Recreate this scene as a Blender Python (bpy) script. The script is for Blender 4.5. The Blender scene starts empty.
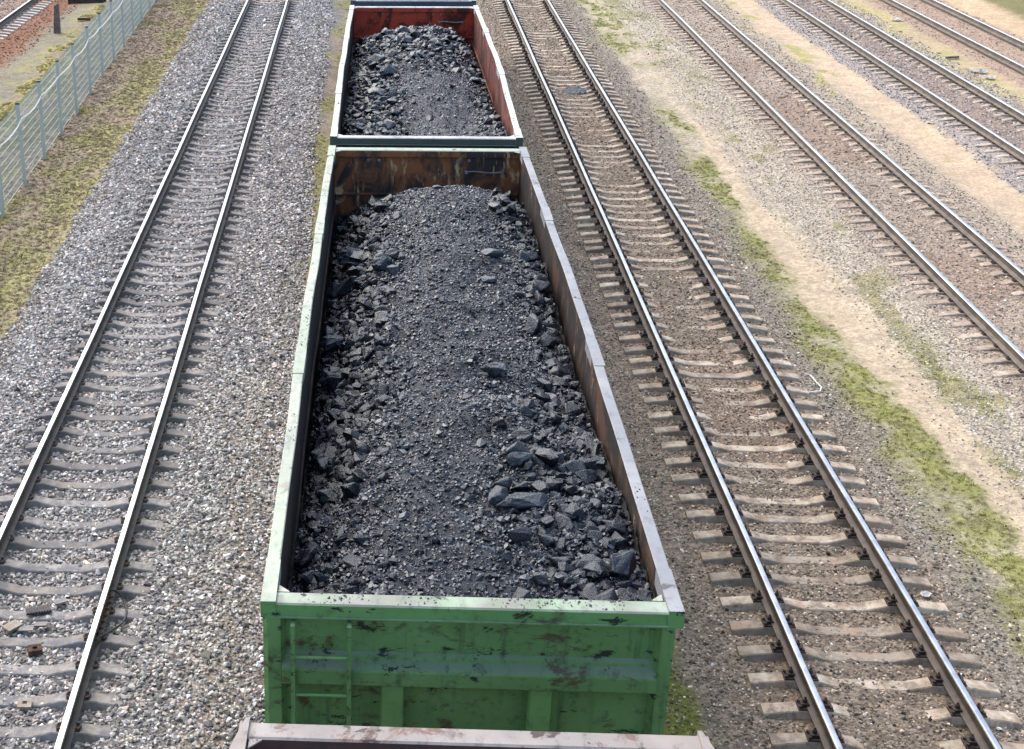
import bpy, bmesh, math, random
import numpy as np
from mathutils import Matrix, Vector

random.seed(7)
rng = np.random.default_rng(11)
SC = bpy.context.scene
COL = SC.collection

# ------------------------------------------------------------------ camera
YAW, PITCH, ROLL = -0.058436, 0.405932, -0.007208
FPX, CAMZ = 1424.4355, 9.36987
PPX, PPY = -209.338, -17.199


def cam_axes():
    cy, sy = math.cos(YAW), math.sin(YAW)
    f = np.array([sy * math.cos(PITCH), cy * math.cos(PITCH), -math.sin(PITCH)])
    r = np.array([cy, -sy, 0.0])
    u = np.cross(r, f)
    return (math.cos(ROLL) * r + math.sin(ROLL) * u, -math.sin(ROLL) * r + math.cos(ROLL) * u, f)


CR, CU, CF = cam_axes()
cam_data = bpy.data.cameras.new('camera')
cam = bpy.data.objects.new('camera', cam_data)
COL.objects.link(cam)
M = Matrix(((CR[0], CU[0], -CF[0], 0), (CR[1], CU[1], -CF[1], 0), (CR[2], CU[2], -CF[2], CAMZ), (0, 0, 0, 1)))
cam.matrix_world = M
cam_data.sensor_width = 36.0
cam_data.lens = FPX / 1024 * 36.0
cam_data.shift_x = -PPX / 1024
cam_data.shift_y = PPY / 1024
cam_data.clip_end = 2000
SC.camera = cam


def project(P):
    d = np.asarray(P, float) - np.array([0, 0, CAMZ])
    z = d @ CF
    return np.stack([512 + PPX + FPX * (d @ CR) / z, 374.5 + PPY - FPX * (d @ CU) / z], -1), z


def in_view(x, y, z, mx=190, my=110):
    q, d = project(np.stack([x, y, np.broadcast_to(z, np.shape(x))], -1))
    return (q[:, 0] > -mx) & (q[:, 0] < 1024 + mx) & (q[:, 1] > -my) & (q[:, 1] < 749 + my) & (d > 1)


# ------------------------------------------------------------------ light
w = bpy.data.worlds.new('World')
SC.world = w
w.use_nodes = True
nt = w.node_tree
sky = nt.nodes.new('ShaderNodeTexSky')
sky.sky_type = 'NISHITA'
sky.sun_disc = False
SUN_EL, SUN_AZ = math.radians(50), math.radians(-40)      # azimuth from +Y, positive to +X
sky.sun_elevation = SUN_EL
sky.sun_rotation = SUN_AZ
sky.dust_density = 4.0
sky.air_density = 1.0
sky.ozone_density = 1.0
bg = nt.nodes['Background']
bg.inputs['Strength'].default_value = 0.15
nt.links.new(sky.outputs['Color'], bg.inputs['Color'])
sun_d = bpy.data.lights.new('sun', 'SUN')
sun_d.energy = 0.72
sun_d.angle = math.radians(70)
sun_d.color = (1.0, 0.965, 0.915)
sun = bpy.data.objects.new('sun', sun_d)
COL.objects.link(sun)
dv = Vector((math.sin(SUN_AZ) * math.cos(SUN_EL), math.cos(SUN_AZ) * math.cos(SUN_EL), math.sin(SUN_EL)))
sun.rotation_euler = dv.to_track_quat('Z', 'Y').to_euler()
sun.location = dv * 80
SC.view_settings.view_transform = 'Standard'
SC.view_settings.look = 'None'
SC.view_settings.exposure = 1.28
SC.view_settings.gamma = 1.0


# ------------------------------------------------------------------ noise
def hash2(i, j, s):
    n = (i.astype(np.int64) * 374761393 + j.astype(np.int64) * 668265263 + s * 974634777) & 0xFFFFFFFF
    n = ((n ^ (n >> 13)) * 1274126177) & 0xFFFFFFFF
    n = n ^ (n >> 16)
    return (n & 0xFFFFFF).astype(float) / 0xFFFFFF


def vnoise(x, y, s=0):
    i, j = np.floor(x), np.floor(y)
    fx, fy = x - i, y - j
    fx = fx * fx * (3 - 2 * fx)
    fy = fy * fy * (3 - 2 * fy)
    a, b = hash2(i, j, s), hash2(i + 1, j, s)
    c, d = hash2(i, j + 1, s), hash2(i + 1, j + 1, s)
    return (a + (b - a) * fx) * (1 - fy) + (c + (d - c) * fx) * fy


def fbm(x, y, s=0, o=4, g=0.5):
    t, a, n = 0, 1.0, 0
    for k in range(o):
        t = t + a * vnoise(x * 2 ** k + 17.3 * k, y * 2 ** k - 9.1 * k, s + k)
        n += a
        a *= g
    return t / n


def sstep(a, b, x):
    t = np.clip((x - a) / (b - a), 0, 1)
    return t * t * (3 - 2 * t)


# ------------------------------------------------------------------ materials
class N:
    """small node-graph helper"""
    def __init__(self, name):
        self.m = bpy.data.materials.new(name)
        self.m.use_nodes = True
        self.t = self.m.node_tree
        self.b = self.t.nodes['Principled BSDF']
        self._tc = None

    def n(self, typ, **kw):
        nd = self.t.nodes.new(typ)
        for k, v in kw.items():
            setattr(nd, k, v)
        return nd

    def link(self, a, b):
        self.t.links.new(a, b)

    def coord(self, scale=(1, 1, 1), loc=(0, 0, 0), kind='Object'):
        if self._tc is None:
            self._tc = self.n('ShaderNodeTexCoord')
        mp = self.n('ShaderNodeMapping')
        mp.inputs['Scale'].default_value = scale
        mp.inputs['Location'].default_value = loc
        self.link(self._tc.outputs[kind], mp.inputs['Vector'])
        return mp.outputs['Vector']

    def noise(self, scale, detail=4, rough=0.6, vec=None, dist=0.0):
        nd = self.n('ShaderNodeTexNoise')
        nd.inputs['Scale'].default_value = scale
        nd.inputs['Detail'].default_value = detail
        nd.inputs['Roughness'].default_value = rough
        nd.inputs['Distortion'].default_value = dist
        self.link(vec if vec is not None else self.coord(), nd.inputs['Vector'])
        return nd.outputs['Fac']

    def ramp(self, fac, lo, hi, a=0.0, b=1.0):
        nd = self.n('ShaderNodeMapRange')
        nd.interpolation_type = 'SMOOTHSTEP'
        for k, v in (('From Min', lo), ('From Max', hi), ('To Min', a), ('To Max', b)):
            nd.inputs[k].default_value = v
        self.link(fac, nd.inputs['Value'])
        return nd.outputs['Result']

    def mix(self, fac, a, b, blend='MIX'):
        nd = self.n('ShaderNodeMix', data_type='RGBA', blend_type=blend)
        for sock, v in ((nd.inputs[0], fac), (nd.inputs[6], a), (nd.inputs[7], b)):
            if isinstance(v, (int, float)):
                sock.default_value = v
            elif isinstance(v, (tuple, list)):
                sock.default_value = (*v[:3], 1)
            else:
                self.link(v, sock)
        return nd.outputs[2]

    def math(self, op, a, b=0.0):
        nd = self.n('ShaderNodeMath', operation=op)
        for sock, v in ((nd.inputs[0], a), (nd.inputs[1], b)):
            if isinstance(v, (int, float)):
                sock.default_value = v
            else:
                self.link(v, sock)
        return nd.outputs[0]

    def up(self, lo=0.5, hi=0.9):
        g = self.n('ShaderNodeNewGeometry')
        s = self.n('ShaderNodeSeparateXYZ')
        self.link(g.outputs['Normal'], s.inputs[0])
        return self.ramp(s.outputs['Z'], lo, hi)

    def set(self, color=None, rough=None, metal=None, spec=None):
        for key, v in (('Base Color', color), ('Roughness', rough), ('Metallic', metal), ('Specular IOR Level', spec)):
            if v is None:
                continue
            if isinstance(v, (int, float)):
                self.b.inputs[key].default_value = v
            elif isinstance(v, (tuple, list)):
                self.b.inputs[key].default_value = (*v[:3], 1)
            else:
                self.link(v, self.b.inputs[key])

    def bump(self, h, strength=0.4, dist=0.01):
        nd = self.n('ShaderNodeBump')
        nd.inputs['Strength'].default_value = strength
        nd.inputs['Distance'].default_value = dist
        self.link(h, nd.inputs['Height'])
        self.link(nd.outputs['Normal'], self.b.inputs['Normal'])


def paint_mat(name, base, base2, rust, dark, dust=None, rust_lo=0.60, chip_lo=0.64, dust_amt=0.8, streak=0.5, rough=0.55, dust2=None, grime=0.5):
    k = N(name)
    v = k.coord()
    c = k.mix(k.ramp(k.noise(1.3, 5, 0.6), 0.35, 0.7), base, base2)
    st = k.noise(1.0, 5, 0.65, k.coord((9, 9, 0.7)))
    c = k.mix(k.math('MULTIPLY', k.ramp(st, 0.5, 0.8), streak), c, dark)
    hz = k.noise(1.0, 6, 0.7, k.coord((1.2, 1.2, 14), (3, 1, 2)))
    c = k.mix(k.math('MULTIPLY', k.ramp(hz, 0.6, 0.72), 0.45), c, tuple(0.55 * x + 0.13 for x in base))
    if dust is not None:
        dn = k.ramp(k.noise(1.7, 5, 0.6, k.coord((1, 1, 1), (9, 4, 1))), 0.3, 0.62)
        dcol = k.mix(k.ramp(k.noise(0.9, 4, 0.6, k.coord((1, 1, 1), (2, 14, 1))), 0.38, 0.54), dust, dust2 or dust)
        f = k.math('MULTIPLY', k.up(0.35, 0.8), k.math('MULTIPLY', k.math('ADD', k.math('MULTIPLY', dn, 0.4), 0.6), dust_amt))
        c = k.mix(f, c, dcol)
    rs = k.noise(2.1, 8, 0.72, k.coord((1, 1, 1.8), (5, 2, 7)), 0.6)
    sm = k.noise(9, 6, 0.7, k.coord((1, 0.5, 1), (4, 4, 8)))
    c = k.mix(k.math('MULTIPLY', k.ramp(sm, 0.5, 0.75), grime), c, tuple(0.5 * x + 0.02 for x in dark))
    c = k.mix(k.math('MULTIPLY', k.ramp(rs, rust_lo, rust_lo + 0.07), 0.85), c, rust)
    ch = k.noise(3.3, 9, 0.72, k.coord((1, 1, 2.2), (1, 8, 3)), 0.4)
    c = k.mix(k.ramp(ch, chip_lo, chip_lo + 0.03), c, dark)
    k.set(c, k.ramp(k.noise(7, 4), 0.3, 0.7, rough - 0.12, rough + 0.2), 0.0, 0.35)
    k.bump(k.noise(5, 6, 0.7), 0.25, 0.01)
    return k.m


def rust_wall_mat(name, base, rust, pale, rust_lo=0.5, pale_lo=0.58):
    k = N(name)
    n1 = k.noise(1.6, 8, 0.7, k.coord((1, 1, 0.7)), 0.8)
    c = k.mix(k.ramp(n1, rust_lo, rust_lo + 0.14), base, rust)
    n2 = k.noise(1.4, 9, 0.75, k.coord((2.2, 2.2, 0.8), (4, 7, 2)), 0.5)
    c = k.mix(k.ramp(n2, pale_lo, pale_lo + 0.10), c, pale)
    n3 = k.noise(6, 6, 0.7, k.coord((1, 1, 0.5), (1, 3, 9)))
    c = k.mix(k.ramp(n3, 0.56, 0.76), c, (0.016, 0.014, 0.014))
    k.set(c, 0.75, 0.0, 0.3)
    k.bump(k.noise(9, 7, 0.7), 0.5, 0.015)
    return k.m


def flat_mat(name, c1, c2, scale=6, rough=0.7, metal=0.0, bump=0.2, spec=0.4, rand=0.0):
    k = N(name)
    f = k.ramp(k.noise(scale, 7, 0.68), 0.35, 0.65)
    c = k.mix(f, c1, c2)
    if rand:
        oi = k.n('ShaderNodeObjectInfo')
        c = k.mix(1.0, c, k.mix(oi.outputs['Random'], (1 - rand,) * 3, (1 + rand,) * 3), 'MULTIPLY')
    k.set(c, rough, metal, spec)
    if bump:
        k.bump(k.noise(scale * 5, 5, 0.7), bump, 0.01)
    return k.m


def inst_mat(name, rough=0.8, spec=0.3, vary=0.35, bump=0.3, scale=18):
    k = N(name)
    a = k.n('ShaderNodeAttribute', attribute_type='INSTANCER', attribute_name='col')
    f = k.noise(scale, 5, 0.7)
    c = k.mix(1.0, a.outputs['Color'], k.mix(f, (1 - vary,) * 3, (1 + vary,) * 3), 'MULTIPLY')
    k.set(c, rough, 0, spec)
    if bump:
        k.bump(f, bump, 0.01)
    return k.m


MAT = {}
MAT['rail_top'] = flat_mat('polished_steel', (0.62, 0.63, 0.64), (0.42, 0.42, 0.42), 3, 0.30, 1.0, 0)
MAT['rail_side'] = flat_mat('dark_rail_steel', (0.045, 0.038, 0.034), (0.10, 0.075, 0.058), 4, 0.6, 0.0, 0.2, 0.5)
MAT['rail_side_rusty'] = flat_mat('weathered_rail_steel', (0.085, 0.075, 0.066), (0.17, 0.135, 0.105), 4, 0.6, 0.0, 0.2, 0.5)
MAT['clip'] = flat_mat('fastener_iron', (0.030, 0.025, 0.022), (0.085, 0.055, 0.04), 9, 0.7, 0, 0.2)
MAT['sl_A'] = flat_mat('grey_concrete', (0.165, 0.157, 0.148), (0.29, 0.275, 0.255), 5, 0.9, 0, 0.5, 0.2, 0.3)
MAT['sl_B'] = flat_mat('tan_concrete', (0.32, 0.27, 0.205), (0.50, 0.44, 0.35), 4, 0.9, 0, 0.5, 0.2, 0.3)
MAT['sl_C'] = flat_mat('brown_concrete', (0.34, 0.28, 0.22), (0.47, 0.40, 0.325), 4, 0.9, 0, 0.5, 0.2, 0.2)
MAT['sl_F'] = flat_mat('pale_concrete', (0.38, 0.35, 0.31), (0.52, 0.48, 0.43), 4, 0.9, 0, 0.4, 0.2, 0.12)
for key, stain, warm in (('sl_A', (0.13, 0.135, 0.15), (0.30, 0.26, 0.22)), ('sl_B', (0.16, 0.125, 0.095), (0.40, 0.27, 0.18)), ('sl_C', (0.2, 0.16, 0.125), (0.41, 0.34, 0.26))):
    m = MAT[key]
    k = N.__new__(N)
    k.m, k.t, k.b, k._tc = m, m.node_tree, m.node_tree.nodes['Principled BSDF'], None
    src = k.b.inputs['Base Color'].links[0].from_socket
    oi = k.n('ShaderNodeObjectInfo')
    vm = k.n('ShaderNodeVectorMath', operation='ADD')
    cb = k.n('ShaderNodeCombineXYZ')
    k.link(k.math('MULTIPLY', oi.outputs['Random'], 300.0), cb.inputs[0])
    k.link(k.coord((1, 1, 1)), vm.inputs[0])
    k.link(cb.outputs[0], vm.inputs[1])
    f1 = k.ramp(k.noise(4.5, 8, 0.75, vm.outputs[0]), 0.45, 0.60)
    f2 = k.ramp(k.noise(1.6, 5, 0.6, vm.outputs[0]), 0.50, 0.64)
    c = k.mix(k.math('MULTIPLY', f2, 0.6), src, warm)
    c = k.mix(k.math('MULTIPLY', f1, 0.75), c, stain)
    k.link(c, k.b.inputs['Base Color'])
MAT['stone'] = inst_mat('crushed_stone')
MAT['leaf'] = inst_mat('moss_blade', 0.8, 0.15, 0.3, 0, 9)


def coal_mat(name, base, rough_lo, rough_hi, spec, bump=0.6, scale=40):
    k = N(name)
    f = k.noise(scale, 7, 0.75)
    g = k.noise(4, 5, 0.6)
    c = k.mix(k.ramp(g, 0.35, 0.65), tuple(0.6 * x for x in base), tuple(1.35 * x for x in base))
    c = k.mix(1.0, c, k.mix(f, (0.5,) * 3, (1.5,) * 3), 'MULTIPLY')
    k.set(c, k.ramp(g, 0.3, 0.7, rough_lo, rough_hi), 0, spec)
    k.b.inputs['Specular Tint'].default_value = (0.84, 0.93, 1.0, 1)
    k.bump(f, bump, 0.02)
    return k.m


MAT['coal_fines'] = coal_mat('coal_fines', (0.019, 0.022, 0.026), 0.32, 0.6, 0.45, 1.0, 70)
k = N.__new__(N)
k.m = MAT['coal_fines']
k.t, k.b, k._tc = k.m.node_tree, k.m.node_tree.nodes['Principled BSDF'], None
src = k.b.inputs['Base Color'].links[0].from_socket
la = k.n('ShaderNodeAttribute', attribute_name='fresh_shade')
k.link(k.mix(la.outputs['Fac'], src, (0.006, 0.0065, 0.008)), k.b.inputs['Base Color'])  # blackens the lumpy zones: cleaner coal, plus shade of the hollows painted in
MAT['coal_lump'] = coal_mat('coal_lump', (0.009, 0.0105, 0.013), 0.13, 0.36, 0.75, 0.6, 6)
MAT['coal_boulder'] = coal_mat('coal_boulder', (0.030, 0.036, 0.043), 0.18, 0.45, 0.85, 0.8, 38)
MAT['coal_grit'] = coal_mat('coal_grit', (0.017, 0.020, 0.025), 0.10, 0.34, 0.95, 0.25, 20)


# ------------------------------------------------------------------ mesh helpers
def link(name, mesh, mats, parent=None):
    o = bpy.data.objects.new(name, mesh)
    COL.objects.link(o)
    for m in (mats if isinstance(mats, (list, tuple)) else [mats]):
        if m is not None:
            mesh.materials.append(m)
    if parent is not None:
        o.parent = parent
    return o


def obj(name, bm, mats, parent=None, bevel=0.0, smooth=False):
    if bevel:
        es = [e for e in bm.edges if len(e.link_faces) == 2 and e.calc_face_angle(0) > 0.6]
        bmesh.ops.bevel(bm, geom=es, offset=bevel, segments=2, affect='EDGES', profile=0.5, clamp_overlap=True)
    bmesh.ops.recalc_face_normals(bm, faces=bm.faces[:])
    me = bpy.data.meshes.new(name)
    bm.to_mesh(me)
    bm.free()
    if smooth:
        me.shade_smooth()
    return link(name, me, mats, parent)


def box(bm, x0, x1, y0, y1, z0, z1, mat=0):
    v = [bm.verts.new(c) for c in ((x0, y0, z0), (x1, y0, z0), (x1, y1, z0), (x0, y1, z0), (x0, y0, z1), (x1, y0, z1), (x1, y1, z1), (x0, y1, z1))]
    for f in ((0, 3, 2, 1), (4, 5, 6, 7), (0, 1, 5, 4), (1, 2, 6, 5), (2, 3, 7, 6), (3, 0, 4, 7)):
        bm.faces.new([v[i] for i in f]).material_index = mat


def prism(bm, prof, axis, a, b, mat=0):
    """profile of (p, q) extruded along axis from a to b. axis 'x': (y,z); 'y': (x,z); 'z': (x,y)"""
    def P(p, q, t):
        return {'x': (t, p, q), 'y': (p, t, q), 'z': (p, q, t)}[axis]
    A = [bm.verts.new(P(p, q, a)) for p, q in prof]
    B = [bm.verts.new(P(p, q, b)) for p, q in prof]
    n = len(prof)
    for i in range(n):
        bm.faces.new((A[i], A[(i + 1) % n], B[(i + 1) % n], B[i])).material_index = mat
    bm.faces.new(A[::-1]).material_index = mat
    bm.faces.new(B).material_index = mat


def cyl(bm, c, r, h, axis='z', seg=12, mat=0, r2=None):
    R = {'z': Matrix.Identity(4), 'x': Matrix.Rotation(math.pi / 2, 4, 'Y'), 'y': Matrix.Rotation(math.pi / 2, 4, 'X')}[axis]
    ret = bmesh.ops.create_cone(bm, cap_ends=True, segments=seg, radius1=r, radius2=r if r2 is None else r2, depth=h, matrix=Matrix.Translation(c) @ R)
    for f in {f for v in ret['verts'] for f in v.link_faces}:
        f.material_index = mat


def tube(bm, pts, r, seg=6, mat=0):
    pts = [Vector(p) for p in pts]
    rings = []
    for i, p in enumerate(pts):
        d = (pts[min(i + 1, len(pts) - 1)] - pts[max(i - 1, 0)]).normalized()
        a = d.cross(Vector((0, 0, 1)))
        if a.length < 0.05:
            a = d.cross(Vector((1, 0, 0)))
        a.normalize()
        b = d.cross(a)
        rings.append([bm.verts.new(p + r * (math.cos(t) * a + math.sin(t) * b)) for t in [2 * math.pi * k / seg for k in range(seg)]])
    for i in range(len(rings) - 1):
        for k in range(seg):
            bm.faces.new((rings[i][k], rings[i][(k + 1) % seg], rings[i + 1][(k + 1) % seg], rings[i + 1][k])).material_index = mat
    bm.faces.new(rings[0][::-1]).material_index = mat
    bm.faces.new(rings[-1]).material_index = mat


def tag(o, label, cat, group=None, kind=None):
    o['label'] = label
    o['category'] = cat
    if group:
        o['group'] = group
    if kind:
        o['kind'] = kind
    return o


def empty(name, loc, rz=0.0):
    o = bpy.data.objects.new(name, None)
    o.empty_display_size = 0.2
    o.location = loc
    o.rotation_euler = (0, 0, rz)
    COL.objects.link(o)
    return o


def rock_mesh(name, mat, seed, npts=18, flat=0.75, round_=0.0, sub=0):
    r = random.Random(seed)
    bm = bmesh.new()
    for _ in range(npts):
        v = Vector((r.gauss(0, 1), r.gauss(0, 1), r.gauss(0, 1))).normalized()
        v *= r.uniform(0.78, 1.0)
        bm.verts.new((v.x * r.uniform(0.9, 1.1), v.y, v.z * flat))
    g = bmesh.ops.convex_hull(bm, input=bm.verts[:])
    bmesh.ops.delete(bm, geom=[v for v in bm.verts if not v.link_faces], context='VERTS')
    if round_:
        bmesh.ops.bevel(bm, geom=bm.edges[:], offset=round_, segments=1, affect='EDGES', clamp_overlap=True)
    me = bpy.data.meshes.new(name)
    bm.to_mesh(me)
    bm.free()
    me.materials.append(mat)
    return me


def rough_mesh(name, mat, seed, flat=0.75, npts=15):
    """broken lump: blunt facets, then a rough fractured surface"""
    r = random.Random(seed)
    bm = bmesh.new()
    for _ in range(npts):
        v = Vector((r.gauss(0, 1), r.gauss(0, 1), r.gauss(0, 1))).normalized() * r.uniform(0.75, 1.0)
        bm.verts.new((v.x * r.uniform(0.95, 1.15), v.y * 0.9, v.z * flat))
    bmesh.ops.convex_hull(bm, input=bm.verts[:])
    bmesh.ops.delete(bm, geom=[v for v in bm.verts if not v.link_faces], context='VERTS')
    bmesh.ops.bevel(bm, geom=bm.edges[:], offset=0.05, segments=1, affect='EDGES', clamp_overlap=True)
    bmesh.ops.triangulate(bm, faces=bm.faces[:])
    bmesh.ops.subdivide_edges(bm, edges=bm.edges[:], cuts=1, use_grid_fill=True)
    for v in bm.verts:
        n = v.co.normalized()
        a = float(fbm(np.array([v.co.x * 2.6 + seed]), np.array([v.co.y * 2.6 + v.co.z * 2.1]), seed, 3)[0]) - 0.5
        v.co += n * a * 0.20
    me = bpy.data.meshes.new(name)
    bm.to_mesh(me)
    bm.free()
    me.materials.append(mat)
    return me


def rough_set(name, mat, n, seed):
    c = bpy.data.collections.new(name)
    for i in range(n):
        c.objects.link(bpy.data.objects.new(name, rough_mesh(name, mat, seed + i, 0.6 + 0.1 * (i % 4))))
    return c


def rock_set(name, mat, n, seed, **kw):
    c = bpy.data.collections.new(name)
    for i in range(n):
        c.objects.link(bpy.data.objects.new(name, rock_mesh(name, mat, seed + i, flat=0.55 + 0.1 * (i % 4), **kw)))
    return c


def scatter(name, P, scl, rot, colr, coll):
    me = bpy.data.meshes.new(name)
    n = len(P)
    me.vertices.add(n)
    me.vertices.foreach_set('co', np.asarray(P, np.float32).ravel())
    for an, typ, dat in (('scl', 'FLOAT', scl), ('rot', 'FLOAT_VECTOR', rot), ('col', 'FLOAT_VECTOR', colr)):
        if dat is None:
            continue
        a = me.attributes.new(an, typ, 'POINT')
        a.data.foreach_set('value' if typ == 'FLOAT' else 'vector', np.asarray(dat, np.float32).ravel())
    o = link(name, me, None)
    g = bpy.data.node_groups.new(name, 'GeometryNodeTree')
    g.interface.new_socket('Geometry', in_out='INPUT', socket_type='NodeSocketGeometry')
    g.interface.new_socket('Geometry', in_out='OUTPUT', socket_type='NodeSocketGeometry')
    gi, go = g.nodes.new('NodeGroupInput'), g.nodes.new('NodeGroupOutput')
    ci = g.nodes.new('GeometryNodeCollectionInfo')
    ci.inputs['Collection'].default_value = coll
    ci.inputs['Separate Children'].default_value = True
    ci.inputs['Reset Children'].default_value = True
    ip = g.nodes.new('GeometryNodeInstanceOnPoints')
    ip.inputs['Pick Instance'].default_value = True
    na = g.nodes.new('GeometryNodeInputNamedAttribute')
    na.data_type = 'FLOAT'
    na.inputs['Name'].default_value = 'scl'
    nr = g.nodes.new('GeometryNodeInputNamedAttribute')
    nr.data_type = 'FLOAT_VECTOR'
    nr.inputs['Name'].default_value = 'rot'
    L = g.links.new
    L(gi.outputs[0], ip.inputs['Points'])
    L(ci.outputs[0], ip.inputs['Instance'])
    L(na.outputs['Attribute'], ip.inputs['Scale'])
    L(nr.outputs['Attribute'], ip.inputs['Rotation'])
    L(ip.outputs[0], go.inputs[0])
    md = o.modifiers.new('instances', 'NODES')
    md.node_group = g
    return o


# ------------------------------------------------------------------ layout of the yard
RAIL_GAUGE = 1.595                                     # between head centres
TR = {'A': (-4.812, -0.01504), 'T': (0.701 - 0.7975, 0.0), 'B': (4.725, 0.00362), 'C': (10.566, 0.00879), 'D': (15.771, 0.00253), 'E': (19.893, 0.00204)}
HX = np.array([-20, -3.2, -1.5, 2.5, 5.5, 8, 11, 14, 16.5, 30])
HH = np.array([-0.015, -0.015, 0, 0, 0.0036, 0.006, 0.0088, 0.004, 0.0025, 0.002])
GX = np.array([-400, -30, -13.9, -12.8, -10, -8.8, -7.0, -6.6, -5.75, -5.2, -5.05, -2.95, -2.75, -1.9, -1.5, 2.6, 3.6, 4.15, 4.9, 6.15, 6.9, 7.5, 8.5, 10.0, 10.2, 12.6, 14, 15.5, 18.3, 30, 400])
GZ = np.array([-.7, -.55, -.55, -.72, -.62, -.53, -.5, -.46, -.205, -.205, -.297, -.297, -.240, -.255, -.36, -.36, -.33, -.302, -.285, -.285, -.302, -.31, -.29, -.265, -.250, -.250, -.265, -.255, -.255, -.3, -.3])


def xs_of(x, y):
    return x - np.interp(x, HX, HH) * (np.clip(y, 0, 80) - 12)


def gz(x, y):
    s = xs_of(x, y)
    z = np.interp(s, GX, GZ)
    inner = ((s > -5.4) & (s < -2.6)) | ((s > 3.9) & (s < 7)) | ((s > 10) & (s < 12.8)) | ((s > 15) & (s < 18.2)) | ((s > 19.2) & (s < 22.4))
    amp = np.where(inner, 0.014, 0.05)
    return z + np.where((s > 4.9) & (s < 6.15), 0.09 * (fbm(x * 0.8, y * 1.1, 6) - 0.355), 0) + amp * (fbm(x * 0.9, y * 0.9, 3) - 0.5) * 2 + 0.02 * (fbm(x * 5, y * 5, 8, 3) - 0.5)


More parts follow.
